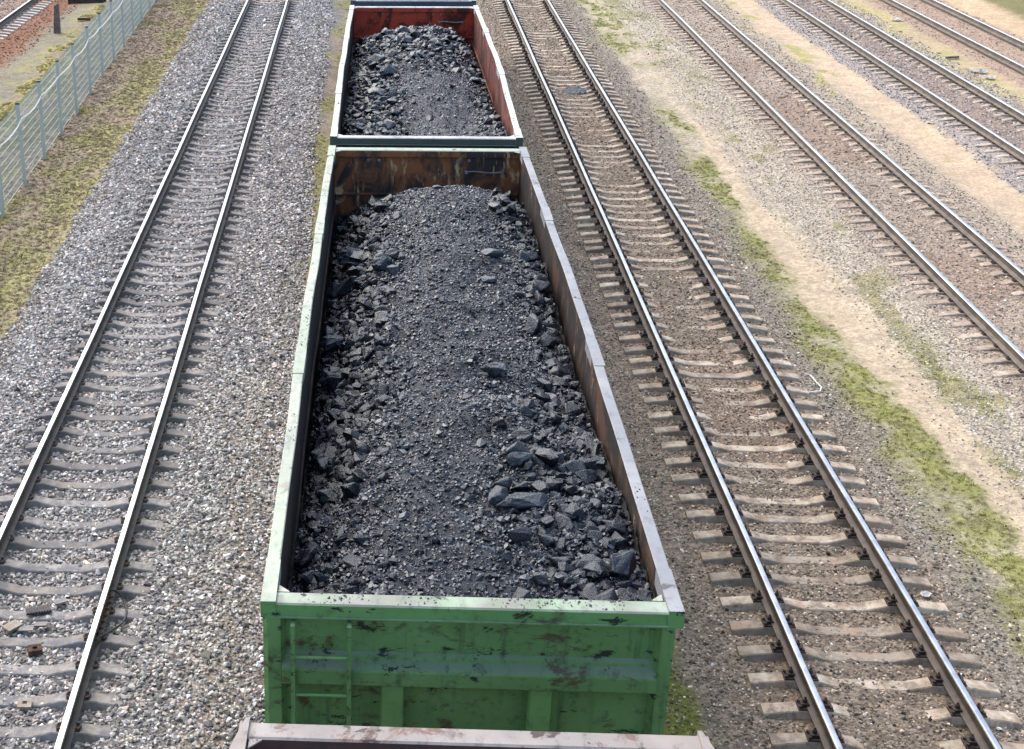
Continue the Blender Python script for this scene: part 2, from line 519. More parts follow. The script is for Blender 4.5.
def masks(x, y):
    """albedo zones: colour, moss cover, stone grain"""
    wx = xs_of(x, y) + 0.55 * (fbm(x * 0.8, y * 0.45, 21) - 0.5) + 0.35 * (fbm(x * 4, y * 4, 22, 3) - 0.5)
    n1, n2, n3 = fbm(x * 1.5, y * 0.9, 31), fbm(x * 0.5, y * 0.3, 41), fbm(x * 6, y * 6, 51, 3)
    col = np.empty(x.shape + (3,))
    col[:] = (0.21, 0.17, 0.13)
    moss = np.zeros_like(x)
    grit = np.full_like(x, 0.6)

    def put(m, c, g=None, ms=None):
        nonlocal col, moss, grit
        col = col * (1 - m[..., None]) + np.array(c) * m[..., None]
        if g is not None:
            grit = grit * (1 - m) + g * m
        if ms is not None:
            moss = moss * (1 - m) + ms * m

    def band(a, b, soft=0.25):
        return sstep(a - soft, a + soft, wx) * (1 - sstep(b - soft, b + soft, wx))
    # far left: other line, rusty shoulder, rough grass
    put(band(-60, -14.0), (0.24, 0.19, 0.155), 0.9)
    put(band(-14.4, -12.3, 0.3), (0.225, 0.115, 0.07), 0.8)
    put(band(-12.5, -11.0, 0.5), (0.21, 0.195, 0.14), 0.6)
    put(band(-11.6, -8.7, 0.5) * sstep(0.34, 0.56, n1), (0.30, 0.265, 0.10), 0.1, 0.55)
    put(band(-11.0, -8.7, 0.4) * sstep(0.55, 0.7, n2), (0.20, 0.215, 0.085), 0.1, 0.6)
    # inside the fence
    put(band(-8.9, -6.55, 0.2), (0.29, 0.235, 0.17), 0.35)
    put(band(-8.9, -6.6, 0.3) * sstep(0.53, 0.7, n3) * 0.7, (0.115, 0.085, 0.055), 0.3)
    put(band(-7.85, -6.5, 0.45) * sstep(0.22, 0.5, n1) * 0.9, (0.33, 0.31, 0.145), 0.05, 0.7)
    put(band(-8.9, -7.0, 0.3) * sstep(0.55, 0.68, n1), (0.26, 0.235, 0.09), 0.05, 0.6)
    # ballast of the left line
    put(band(-6.55, -1.6, 0.14), (0.15, 0.145, 0.142), 1.0, 0)  # dark dirt tone, also painting the shade in the gaps between stones
    put(band(-1.72, -1.25, 0.14) * (0.35 + 0.65 * sstep(20, 34, y)) * sstep(0.30, 0.5, fbm(x * 1.1, y * 0.6, 77)), (0.215, 0.205, 0.10), 0.1, 0.6)
    put(band(-2.1, -1.2, 0.15) * (1 - sstep(20, 28, y)), (0.25, 0.22, 0.18), 0.9, 0.1)
    # under the train and right of it
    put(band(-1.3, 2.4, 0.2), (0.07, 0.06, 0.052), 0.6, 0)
    put(band(2.3, 3.7, 0.3), (0.185, 0.158, 0.13), 0.7)
    put(band(2.5, 3.75, 0.25) * sstep(0.40, 0.60, fbm(x * 1.0, y * 0.5, 61)) * (1 - 0.6 * sstep(16, 30, y)), (0.150, 0.160, 0.040), 0.15, 0.8)
    put(band(2.95, 3.8, 0.15) * sstep(11.0, 11.6, y) * (1 - sstep(14.2, 15.3, y)) * sstep(0.3, 0.45, n1), (0.160, 0.172, 0.036), 0.1, 1.0)
    put(band(3.7, 6.95, 0.2), (0.19, 0.155, 0.118), 1.0, 0)
    put(band(4.6, 6.3, 0.3) * sstep(0.5, 0.7, n2), (0.22, 0.165, 0.12), 1.0, 0)
    put(band(6.9, 7.7, 0.2), (0.21, 0.19, 0.155), 0.9, 0)
    # moss, path and pale gravel between the lines
    put(band(7.6, 10.3, 0.2), (0.37, 0.325, 0.25), 0.9, 0)
    far = sstep(28, 33, y)
    bare = fbm(x * 1.3, y * 0.7, 91)
    mm = band(7.4, 8.5, 0.3) * (1 - far) * sstep(0.15, 0.42, bare) * 0.92
    mm = np.maximum(mm, band(7.55, 8.2, 0.25) * far * (1 - sstep(37, 44, y)) * sstep(0.32, 0.5, bare))
    mm = np.maximum(mm, band(7.6, 9.6, 0.5) * sstep(42, 52, y) * sstep(0.4, 0.62, bare) * 0.8)
    mm = mm * (0.40 + 0.60 * sstep(0.36, 0.56, fbm(x * 2.6, y * 1.7, 93, 5)))
    put(mm, (0.25, 0.26, 0.085), 0.1, 1.0)
    put(mm * sstep(0.5, 0.66, n3), (0.165, 0.155, 0.085), 0.15, 0.8)
    pc = np.interp(y, [13, 17, 20, 23, 27, 30, 37], [8.75, 8.78, 8.68, 8.55, 8.5, 8.4, 8.55])
    pw = np.interp(y, [13, 22, 25, 28, 33, 38, 40], [0.26, 0.28, 0.42, 0.42, 0.2, 0.16, 0.0])
    d = np.abs(wx + 0.02 * (y - 12) * 0.3 - pc)
    put((1 - sstep(pw * 0.6, pw * 1.5 + 0.05, d)), (0.44, 0.36, 0.255), 0.3, 0)
    put(band(8.95, 9.55, 0.2) * (1 - sstep(21, 26, y)) * sstep(0.36, 0.55, bare), (0.20, 0.20, 0.062), 0.2, 0.8)
    put(band(8.8, 10.2, 0.3) * sstep(0.60, 0.72, n1), (0.25, 0.225, 0.12), 0.5, 0.3)
    # third line and beyond
    put(band(10.0, 12.9, 0.25), (0.30, 0.25, 0.198), 0.9, 0)
    put(band(10.7, 12.2, 0.2) * sstep(0.4, 0.65, n2), (0.27, 0.205, 0.155), 0.9, 0)
    put(band(12.8, 13.7, 0.3), (0.33, 0.285, 0.22), 0.7, 0)
    put(band(13.5, 15.0, 0.35), (0.45, 0.355, 0.25), 0.15, 0)
    put(band(12.9, 14.2, 0.3) * sstep(0.62, 0.72, n1), (0.31, 0.29, 0.12), 0.2, 0.4)
    put(band(14.8, 18.2, 0.2), (0.30, 0.265, 0.235), 1.0, 0)
    put(band(16.0, 17.2, 0.15), (0.25, 0.195, 0.155), 0.8, 0)
    put(band(18.2, 19.4, 0.3), (0.40, 0.32, 0.20), 0.3, 0)
    put(band(18.0, 19.0, 0.3) * sstep(0.40, 0.65, n1), (0.36, 0.32, 0.16), 0.1, 0.5)
    put(band(19.2, 22.2, 0.3), (0.33, 0.25, 0.19), 0.6, 0)
    put(band(22.2, 24.2, 0.3), (0.45, 0.34, 0.22), 0.2, 0)
    put(band(24.0, 60, 0.5), (0.17, 0.16, 0.07), 0.2, 0.6)
    col = col * (0.80 + 0.40 * n3[..., None]) * (0.88 + 0.24 * n1[..., None])
    return col, moss, grit


def ground():
    fx = np.arange(-18.0, 27.0, 0.06)
    fy = np.concatenate([np.arange(9.5, 30, 0.05), np.arange(30, 66, 0.09)])
    xs = np.concatenate([[-400, -200, -100, -60, -40, -28, -22], fx, [29, 34, 44, 70, 120, 220, 400]])
    ys = np.concatenate([[-300, -120, -60, -30, -12, 0, 6], fy, [68, 74, 85, 110, 160, 300, 600, 1200]])
    X, Y = np.meshgrid(xs, ys)
    Z = gz(X, Y)
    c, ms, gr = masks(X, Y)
    ny, nx = X.shape
    me = bpy.data.meshes.new('ground')
    me.vertices.add(nx * ny)
    me.vertices.foreach_set('co', np.stack([X, Y, Z], -1).astype(np.float32).ravel())
    i = np.arange(nx * ny).reshape(ny, nx)
    q = np.stack([i[:-1, :-1], i[:-1, 1:], i[1:, 1:], i[1:, :-1]], -1).reshape(-1, 4)
    me.loops.add(q.size)
    me.loops.foreach_set('vertex_index', q.ravel().astype(np.int32))
    me.polygons.add(len(q))
    me.polygons.foreach_set('loop_start', (np.arange(len(q)) * 4).astype(np.int32))
    me.update(calc_edges=True)
    me.shade_smooth()
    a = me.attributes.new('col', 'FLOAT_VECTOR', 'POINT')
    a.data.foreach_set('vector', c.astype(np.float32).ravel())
    for nm, dat in (('moss', ms), ('grit', gr)):
        a = me.attributes.new(nm, 'FLOAT', 'POINT')
        a.data.foreach_set('value', dat.astype(np.float32).ravel())
    k = N('yard_ground')
    A = k.n('ShaderNodeAttribute', attribute_name='col')
    ga = k.n('ShaderNodeAttribute', attribute_name='grit')
    ma = k.n('ShaderNodeAttribute', attribute_name='moss')
    vor = k.n('ShaderNodeTexVoronoi')
    vor.inputs['Scale'].default_value = 26
    k.link(k.coord(), vor.inputs['Vector'])
    sep = k.n('ShaderNodeSeparateColor')
    k.link(vor.outputs['Color'], sep.inputs[0])
    spk = k.ramp(sep.outputs[0], 0, 1, 0.55, 1.5)
    cb = k.n('ShaderNodeCombineColor')
    for s in range(3):
        k.link(spk, cb.inputs[s])
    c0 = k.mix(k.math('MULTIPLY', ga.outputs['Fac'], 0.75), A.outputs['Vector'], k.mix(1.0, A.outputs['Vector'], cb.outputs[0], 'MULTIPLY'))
    mn = k.noise(11, 7, 0.75)
    c1 = k.mix(1.0, c0, k.mix(k.ramp(mn, 0.3, 0.7), (0.72, 0.72, 0.72), (1.28, 1.28, 1.28)), 'MULTIPLY')
    mb = k.noise(35, 5, 0.7)
    c2 = k.mix(k.math('MULTIPLY', ma.outputs['Fac'], k.ramp(mb, 0.45, 0.7, 0, 0.55)), c1, (0.09, 0.085, 0.03))
    k.set(c2, 0.95, 0, 0.15)
    h = k.math('ADD', k.math('MULTIPLY', vor.outputs['Distance'], k.math('MULTIPLY', ga.outputs['Fac'], -1.0)), k.math('MULTIPLY', mb, 0.8))
    k.bump(h, 0.8, 0.02)
    o = link('ground', me, k.m)
    o['kind'] = 'structure'
    return o


ground()

# ------------------------------------------------------------------ ballast stones and gravel
stones = rock_set('ballast_stone', MAT['stone'], 8, 100, npts=14)


def palette(n, base, var, tints, p):
    c = np.tile(np.array(base), (n, 1)) * np.exp(rng.normal(0, var, (n, 1)))
    idx = rng.choice(len(tints) + 1, n, p=[1 - sum(p)] + list(p))
    for i, t in enumerate(tints):
        m = idx == i + 1
        c[m] = np.array(t) * np.exp(rng.normal(0, var, (m.sum(), 1)))
    return np.clip(c, 0.01, 0.8)


SLEEPER_SPOTS = []                                     # (track, x, y)


def stone_field(name, label, x0, x1, dens, rad, base, var, tints, p, ymax=62, ymin=9.5, keep=None, xr=None):
    P = []
    for (ya, yb, k, rs) in ((ymin, 22, 1.0, 1.0), (22, 34, 0.7, 1.1), (34, 48, 0.42, 1.25), (48, ymax, 0.28, 1.4)):
        ya, yb = max(ya, ymin), min(yb, ymax)
        if yb <= ya:
            continue
        n = int((x1 - x0 + 2.1) * (yb - ya) * dens * k)
        x = rng.uniform(x0 - 1.0, x1 + 1.3, n)
        y = rng.uniform(ya, yb, n)
        s = xs_of(x, y)
        wob = 0.25 * (fbm(x * 0.8, y * 0.45, 21) - 0.5) + 0.22 * (fbm(x * 4, y * 4, 22, 3) - 0.5)
        ok = (s + wob > x0) & (s + wob < (x1 if xr is None else xr(y))) & in_view(x, y, -0.25)
        if keep is not None:
            ok &= rng.uniform(0, 1, n) < keep(x, y, s)
        x, y = x[ok], y[ok]
        P.append(np.stack([x, y, np.full(len(x), rs)], -1))
    P = np.concatenate(P)
    n = len(P)
    sc = rng.lognormal(math.log(rad), 0.28, n) * P[:, 2]
    z = gz(P[:, 0], P[:, 1]) + sc * rng.uniform(-0.25, 0.45, n)
    rot = rng.uniform(0, 6.28, (n, 3)) * np.array([0.12, 0.12, 1])
    o = scatter(name, np.stack([P[:, 0], P[:, 1], z], -1), sc, rot, palette(n, base, var, tints, p), stones)
    tag(o, label, 'gravel', kind='stuff')
    return n


def clear_rails(track, half=0.09):
    x0, h = TR[track]

    def f(x, y, s):
        c = x0 + h * (y - 12)
        return ((np.abs(x - c) > half) & (np.abs(x - c - RAIL_GAUGE) > half)).astype(float)
    return f


cnt = []
cnt.append(stone_field('ballast_stones', 'coarse grey and pinkish crushed stone ballast around the left line', -6.62, -1.95, 700, 0.0285, (0.365, 0.352, 0.328), 0.38,
           [(0.42, 0.35, 0.31), (0.66, 0.64, 0.60), (0.15, 0.15, 0.155), (0.44, 0.39, 0.31)], [0.12, 0.09, 0.2, 0.05], keep=clear_rails('A'), xr=lambda y: np.interp(y, [9, 15, 19, 24.5, 35, 40, 51, 61], [-0.8, -0.85, -1.05, -1.42, -1.62, -1.68, -1.75, -1.9])))
cnt.append(stone_field('brown_gravel', 'fine brownish gravel and coal grit around the line right of the wagons', 2.4, 7.6, 520, 0.0175, (0.285, 0.238, 0.18), 0.44,
           [(0.35, 0.28, 0.21), (0.52, 0.47, 0.40), (0.085, 0.078, 0.068)], [0.22, 0.07, 0.2], keep=lambda x, y, s: clear_rails('B')(x, y, s) * np.where((s > 3.6) & (s < 7.3), 1.0, 0.6)))
cnt.append(stone_field('pale_gravel', 'pale tan gravel strewn beside the worn sandy footpath', 8.5, 10.3, 430, 0.017, (0.40, 0.355, 0.28), 0.32,
           [(0.58, 0.55, 0.49), (0.26, 0.23, 0.19)], [0.2, 0.2], ymin=15, keep=lambda x, y, s: np.where(np.abs(s - 8.6) < 0.3, 0.28, 1.0)))
cnt.append(stone_field('tan_gravel', 'tan brown gravel filling the third line from the left fence side', 10.0, 13.4, 260, 0.019, (0.31, 0.26, 0.205), 0.35,
           [(0.46, 0.42, 0.36), (0.17, 0.145, 0.12)], [0.15, 0.2], ymin=19, keep=clear_rails('C')))
cnt.append(stone_field('grey_gravel', 'pale grey gravel along the shiny line in the upper right', 14.7, 18.5, 330, 0.021, (0.33, 0.305, 0.285), 0.38,
           [(0.48, 0.46, 0.44), (0.15, 0.14, 0.13)], [0.2, 0.2], ymin=30, keep=clear_rails('D')))
cnt.append(stone_field('pinkish_gravel', 'pinkish brown gravel around the farthest right line', 19.2, 22.3, 160, 0.019, (0.32, 0.24, 0.185), 0.3,
           [(0.45, 0.38, 0.32)], [0.1], ymin=42, keep=clear_rails('E')))
cnt.append(stone_field('rusty_gravel', 'rust red gravel shoulder of the line beyond the fence', -16.5, -12.2, 200, 0.022, (0.24, 0.125, 0.08), 0.35,
           [(0.30, 0.24, 0.2), (0.13, 0.06, 0.04)], [0.2, 0.2], ymin=48))
print('stones', cnt)


# moss and grass tufts -------------------------------------------------
def tuft_set():
    c = bpy.data.collections.new('moss_tufts')
    for i in range(5):
        r = random.Random(i + 40)
        bm = bmesh.new()
        for _ in range(26):
            a, d = r.uniform(0, 6.28), r.uniform(0, 1) ** 0.6
            px, py = d * math.cos(a), d * math.sin(a)
            h = r.uniform(0.3, 0.85) * (1.1 - 0.6 * d)
            t = r.uniform(0, 6.28)
            wd = r.uniform(0.10, 0.2)
            lx, ly = r.uniform(-0.4, 0.4) + px * 0.4, r.uniform(-0.4, 0.4) + py * 0.4
            v = [bm.verts.new((px - wd * math.cos(t), py - wd * math.sin(t), 0)), bm.verts.new((px + wd * math.cos(t), py + wd * math.sin(t), 0)),
                 bm.verts.new((px + lx, py + ly, h))]
            bm.faces.new(v)
        me = bpy.data.meshes.new('moss_tuft')
        bm.to_mesh(me)
        bm.free()
        me.materials.append(MAT['leaf'])
        c.objects.link(bpy.data.objects.new('moss_tuft', me))
    return c


tufts = tuft_set()


def tuft_field(name, label, x0, x1, y0, y1, n, rad, base, var, tints, p, thr=0.35):
    x, y = rng.uniform(x0, x1, n), rng.uniform(y0, y1, n)
    ok = in_view(x, y, -0.3)
    x, y = x[ok], y[ok]
    _, ms, _ = masks(x, y)
    ok = ms * rng.uniform(0.5, 1, len(ms)) > thr
    x, y = x[ok], y[ok]
    n = len(x)
    sc = rng.lognormal(math.log(rad), 0.35, n)
    rot = np.stack([rng.uniform(-.2, .2, n), rng.uniform(-.2, .2, n), rng.uniform(0, 6.28, n)], -1)
    o = scatter(name, np.stack([x, y, gz(x, y) - 0.004], -1), sc, rot, palette(n, base, var, tints, p), tufts)
    tag(o, label, 'moss', kind='stuff')
    print(name, n)


tuft_field('moss', 'yellow green moss and low grass between the two right hand lines', 7.2, 10.4, 14, 62, 52000, 0.024, (0.30, 0.315, 0.085), 0.3, [(0.36, 0.32, 0.12), (0.22, 0.215, 0.08)], [0.3, 0.25])
tuft_field('moss', 'green moss growing beside the wagons near the right hand wheel side', 2.3, 4.2, 10, 60, 26000, 0.024, (0.205, 0.23, 0.058), 0.3, [(0.26, 0.24, 0.09)], [0.25])
tuft_field('moss', 'thin strip of yellow moss along the left side of the wagons', -2.6, -1.1, 14, 62, 14000, 0.024, (0.23, 0.225, 0.095), 0.25, [(0.19, 0.17, 0.09)], [0.3])
tuft_field('grass', 'short yellow green moss and dry grass on the strip inside the fence', -10.5, -6.4, 12, 62, 72000, 0.024, (0.40, 0.375, 0.175), 0.22, [(0.42, 0.35, 0.23), (0.34, 0.34, 0.165)], [0.35, 0.2])
tuft_field('dead_grass', 'brown withered grass and leaf litter on the strip inside the fence', -10.5, -6.4, 12, 62, 36000, 0.034, (0.33, 0.265, 0.19), 0.3, [(0.45, 0.37, 0.27), (0.21, 0.165, 0.12)], [0.3, 0.3], thr=-1)
tuft_field('grass', 'rough yellowed grass on the field beyond the fence', -14, -8.8, 36, 62, 26000, 0.045, (0.35, 0.32, 0.15), 0.25, [(0.38, 0.31, 0.18), (0.23, 0.25, 0.11)], [0.3, 0.25])


# ------------------------------------------------------------------ rails
def rail_profile():
    h = [(0.075, -0.18), (0.075, -0.168), (0.022, -0.152), (0.0095, -0.138), (0.0095, -0.058), (0.030, -0.044), (0.0365, -0.038), (0.0375, -0.011), (0.030, -0.002), (0.018, 0.0)]
    return h + [(-x, z) for x, z in reversed(h)]


def make_rail(name, x0, slope, label, group, side, top=0.0, y0=4.0, y1=72.0):
    bm = bmesh.new()
    prof = rail_profile()
    ys = np.linspace(y0, y1, 30)
    rings = []
    for yy in ys:
        wob = 0.004 * math.sin(yy * 0.55 + x0) + 0.002 * math.sin(yy * 1.7)
        rings.append([bm.verts.new((x + wob + slope * (yy - 12), yy - 12, z)) for x, z in prof])
    n = len(prof)
    for i in range(len(rings) - 1):
        for k in range(n):
            f = bm.faces.new((rings[i][k], rings[i][(k + 1) % n], rings[i + 1][(k + 1) % n], rings[i + 1][k]))
            zc = (prof[k][1] + prof[(k + 1) % n][1]) / 2
            f.material_index = 0 if zc > -0.009 else 1
    bm.faces.new(rings[0])
    bm.faces.new(rings[-1][::-1])
    o = obj(name, bm, [MAT['rail_top'], side])
    o.location = (x0, 12, top)
    return tag(o, label, 'rail', group)


RS = MAT['rail_side']
RW = MAT['rail_side_rusty']
which = {'A': ('the grey ballasted line left of the wagons', RS), 'B': ('the line just right of the coal wagons', RS), 'C': ('the third line, beyond the mossy footpath', RW),
         'D': ('the fourth line in the upper right', RW), 'E': ('the farthest line in the top right corner', RW)}
RAILS = {}
for t, (desc, sm) in which.items():
    x0, h = TR[t]
    a = make_rail('rail', x0, h, 'bright topped steel rail, left one of ' + desc, 'rails of ' + desc, sm)
    b = make_rail('rail', x0 + RAIL_GAUGE, h, 'bright topped steel rail, right one of ' + desc, 'rails of ' + desc, sm)
    RAILS[t] = (a, b)
x0, h = TR['T']
for dx, s in ((0, 'left'), (RAIL_GAUGE, 'right')):
    make_rail('rail', x0 + dx, h, 'steel rail under the %s wheels of the coal wagons' % s, 'rails under the coal wagons', RS)
make_rail('rail', -14.78, -0.0, 'dark rail on pale sleepers beyond the fence in the top left corner', None, RS, top=-0.32, y0=40, y1=80)

# ------------------------------------------------------------------ sleepers
SEAT = -0.200


def sleeper_mesh(name, mid_drop=0.068, end_drop=0.048):
    # stations along x (half): (x, top z, half width top, half width bottom)
    st = [(0, -mid_drop, 0.095, 0.125), (0.36, -mid_drop, 0.095, 0.125), (0.60, -0.004, 0.088, 0.14), (0.62, 0.0, 0.088, 0.14), (0.98, 0.0, 0.088, 0.14), (1.0, -0.004, 0.088, 0.14), (1.345, -end_drop, 0.10, 0.145)]
    st = [(-x, z, a, b) for x, z, a, b in reversed(st[1:])] + st
    bm = bmesh.new()
    R = []
    for x, z, a, b in st:
        R.append([bm.verts.new(c) for c in ((x, -b, -0.20), (x, -a, z - 0.012), (x, -a + 0.012, z), (x, a - 0.012, z), (x, a, z - 0.012), (x, b, -0.20))])
    for i in range(len(R) - 1):
        for k in range(6):
            bm.faces.new((R[i][k], R[i][(k + 1) % 6], R[i + 1][(k + 1) % 6], R[i + 1][k]))
    bm.faces.new(R[0])
    bm.faces.new(R[-1][::-1])
    bmesh.ops.recalc_face_normals(bm, faces=bm.faces[:])
    me = bpy.data.meshes.new(name)
    bm.to_mesh(me)
    bm.free()
    return me


def clip_mesh(full):
    bm = bmesh.new()
    if full:
        box(bm, -0.185, 0.185, -0.08, 0.08, 0.0005, 0.018)
    else:
        box(bm, -0.125, 0.125, -0.06, 0.06, 0.0005, 0.010)
    for s in (-1, 1):
        if full:
            box(bm, s * 0.11 - 0.045, s * 0.11 + 0.045, -0.045, 0.045, 0.016, 0.055)
        else:
            tube(bm, [(s * 0.07, -0.045, 0.03), (s * 0.115, -0.045, 0.025), (s * 0.13, 0.0, 0.03), (s * 0.115, 0.045, 0.025), (s * 0.07, 0.045, 0.03)], 0.011)
        if full:
            cyl(bm, (s * 0.108, 0, 0.075), 0.024, 0.045, seg=6)
            cyl(bm, (s * 0.108, 0, 0.11), 0.012, 0.035, seg=6)
            for q in (-1, 1):
                cyl(bm, (s * 0.16, q * 0.052, 0.03), 0.018, 0.03, seg=6)
    bmesh.ops.recalc_face_normals(bm, faces=bm.faces[:])
    me = bpy.data.meshes.new('rail_fastening')
    bm.to_mesh(me)
    bm.free()
    me.materials.append(MAT['clip'])
    return me


CLIP = clip_mesh(True)
CLIP_S = clip_mesh(False)
SL = {}
for t, m in (('A', 'sl_A'), ('B', 'sl_B'), ('C', 'sl_C'), ('D', 'sl_C'), ('F', 'sl_F')):
    me = sleeper_mesh('concrete_sleeper')
    me.materials.append(MAT[m])
    SL[t] = me
slabel = {'A': 'grey concrete sleeper dipping in the middle, half sunk in ballast, under the left line',
          'B': 'tan concrete sleeper with raised ends and dark fastenings, under the line right of the wagons',
          'C': 'brownish concrete sleeper nearly level with the gravel, under the third line',
          'D': 'buried concrete sleeper with only its ends showing, under the fourth line',
          'F': 'pale concrete sleeper on rust red gravel beyond the fence'}
sgroup = {'A': 'sleepers of the left line', 'B': 'sleepers of the line right of the wagons', 'C': 'sleepers of the third line', 'D': 'sleepers of the fourth line', 'F': 'sleepers of the line beyond the fence'}
spots = []
for t, y0, pitch, ya, yb in (('A', 17.68, 0.5505, 11.0, 60.5), ('B', 12.93, 0.5262, 10.9, 60.3), ('C', 22.1, 0.545, 22.0, 60.0), ('D', 32.0, 0.545, 32.0, 60)):
    k = math.ceil((ya - y0) / pitch)
    while y0 + k * pitch < yb:
        y = y0 + k * pitch
        x0, h = TR[t]
        cx = x0 + RAIL_GAUGE / 2 + h * (y - 12)
        zz = SEAT
        if in_view(np.array([cx - 1.3, cx, cx + 1.3]), np.array([y] * 3), -0.2, 4, 6).any():
            spots.append((t, cx, y, zz, math.hypot(math.hypot(cx, y), CAMZ)))
        k += 1
fs = [('F', -14.78 - 0.80 + 0.12, y, -0.52, math.hypot(15, y)) for y in np.arange(52.0, 61.5, 0.545)]
spots.sort(key=lambda s: s[4])
near, rest = spots[:300 - len(fs)], spots[300 - len(fs):]
first = {}
for t, x, y, z, _ in near + fs:
    src = first.get(t)
    if src is None:
        o = link('concrete_sleeper', SL[t], None)
        kids = []
        for s in (-1, 1):
            cobj = link('rail_fastening', CLIP if t == 'B' else CLIP_S, None, o)
            cobj.location = (s * RAIL_GAUGE / 2, 0, 0)
            kids.append(cobj)
        first[t] = (o, kids)
    else:
        o = src[0].copy()
        COL.objects.link(o)
        for kd in src[1]:
            c = kd.copy()
            c.parent = o
            COL.objects.link(c)
    tag(o, slabel[t], 'sleeper', sgroup[t])
    jit = {'A': 0.012, 'B': 0.03, 'C': 0.02, 'D': 0.02, 'F': 0.01}[t]
    o.location = (x + random.uniform(-0.02, 0.02), y + random.uniform(-jit, jit), z + random.uniform(-0.008, 0.004))
    o.rotation_euler = (0, random.uniform(-0.004, 0.004), random.uniform(-0.02, 0.02) + (-0.004 if t == 'B' else 0.01))
# the farthest sleepers, one mass
bm = bmesh.new()
for t, x, y, z, _ in rest:
    n0 = len(bm.verts)
    bm.from_mesh(SL[t])
    bm.verts.ensure_lookup_table()
    for v in bm.verts[n0:]:
        v.co += Vector((x, y, z))
if rest:
    tag(obj('concrete_sleepers', bm, MAT['sl_C']), 'far rows of concrete sleepers along the top edge of the yard', 'sleepers', kind='stuff')
else:
    bm.free()
print('sleepers', len(near) + len(fs), len(rest))

# ------------------------------------------------------------------ wagons
HALF = 1.5465
XC = 0.701
RIM = 3.55


def strip_y(bm, prof, ys, dx):
    """profile (x,z) swept along y with sideways offset dx(y): returns nothing"""
    R = [[bm.verts.new((x + dx(yy), yy, z)) for x, z in prof] for yy in ys]
    n = len(prof)
    for i in range(len(R) - 1):
        for k in range(n):
            bm.faces.new((R[i][k], R[i][(k + 1) % n], R[i + 1][(k + 1) % n], R[i + 1][k]))
    bm.faces.new(R[0])
    bm.faces.new(R[-1][::-1])


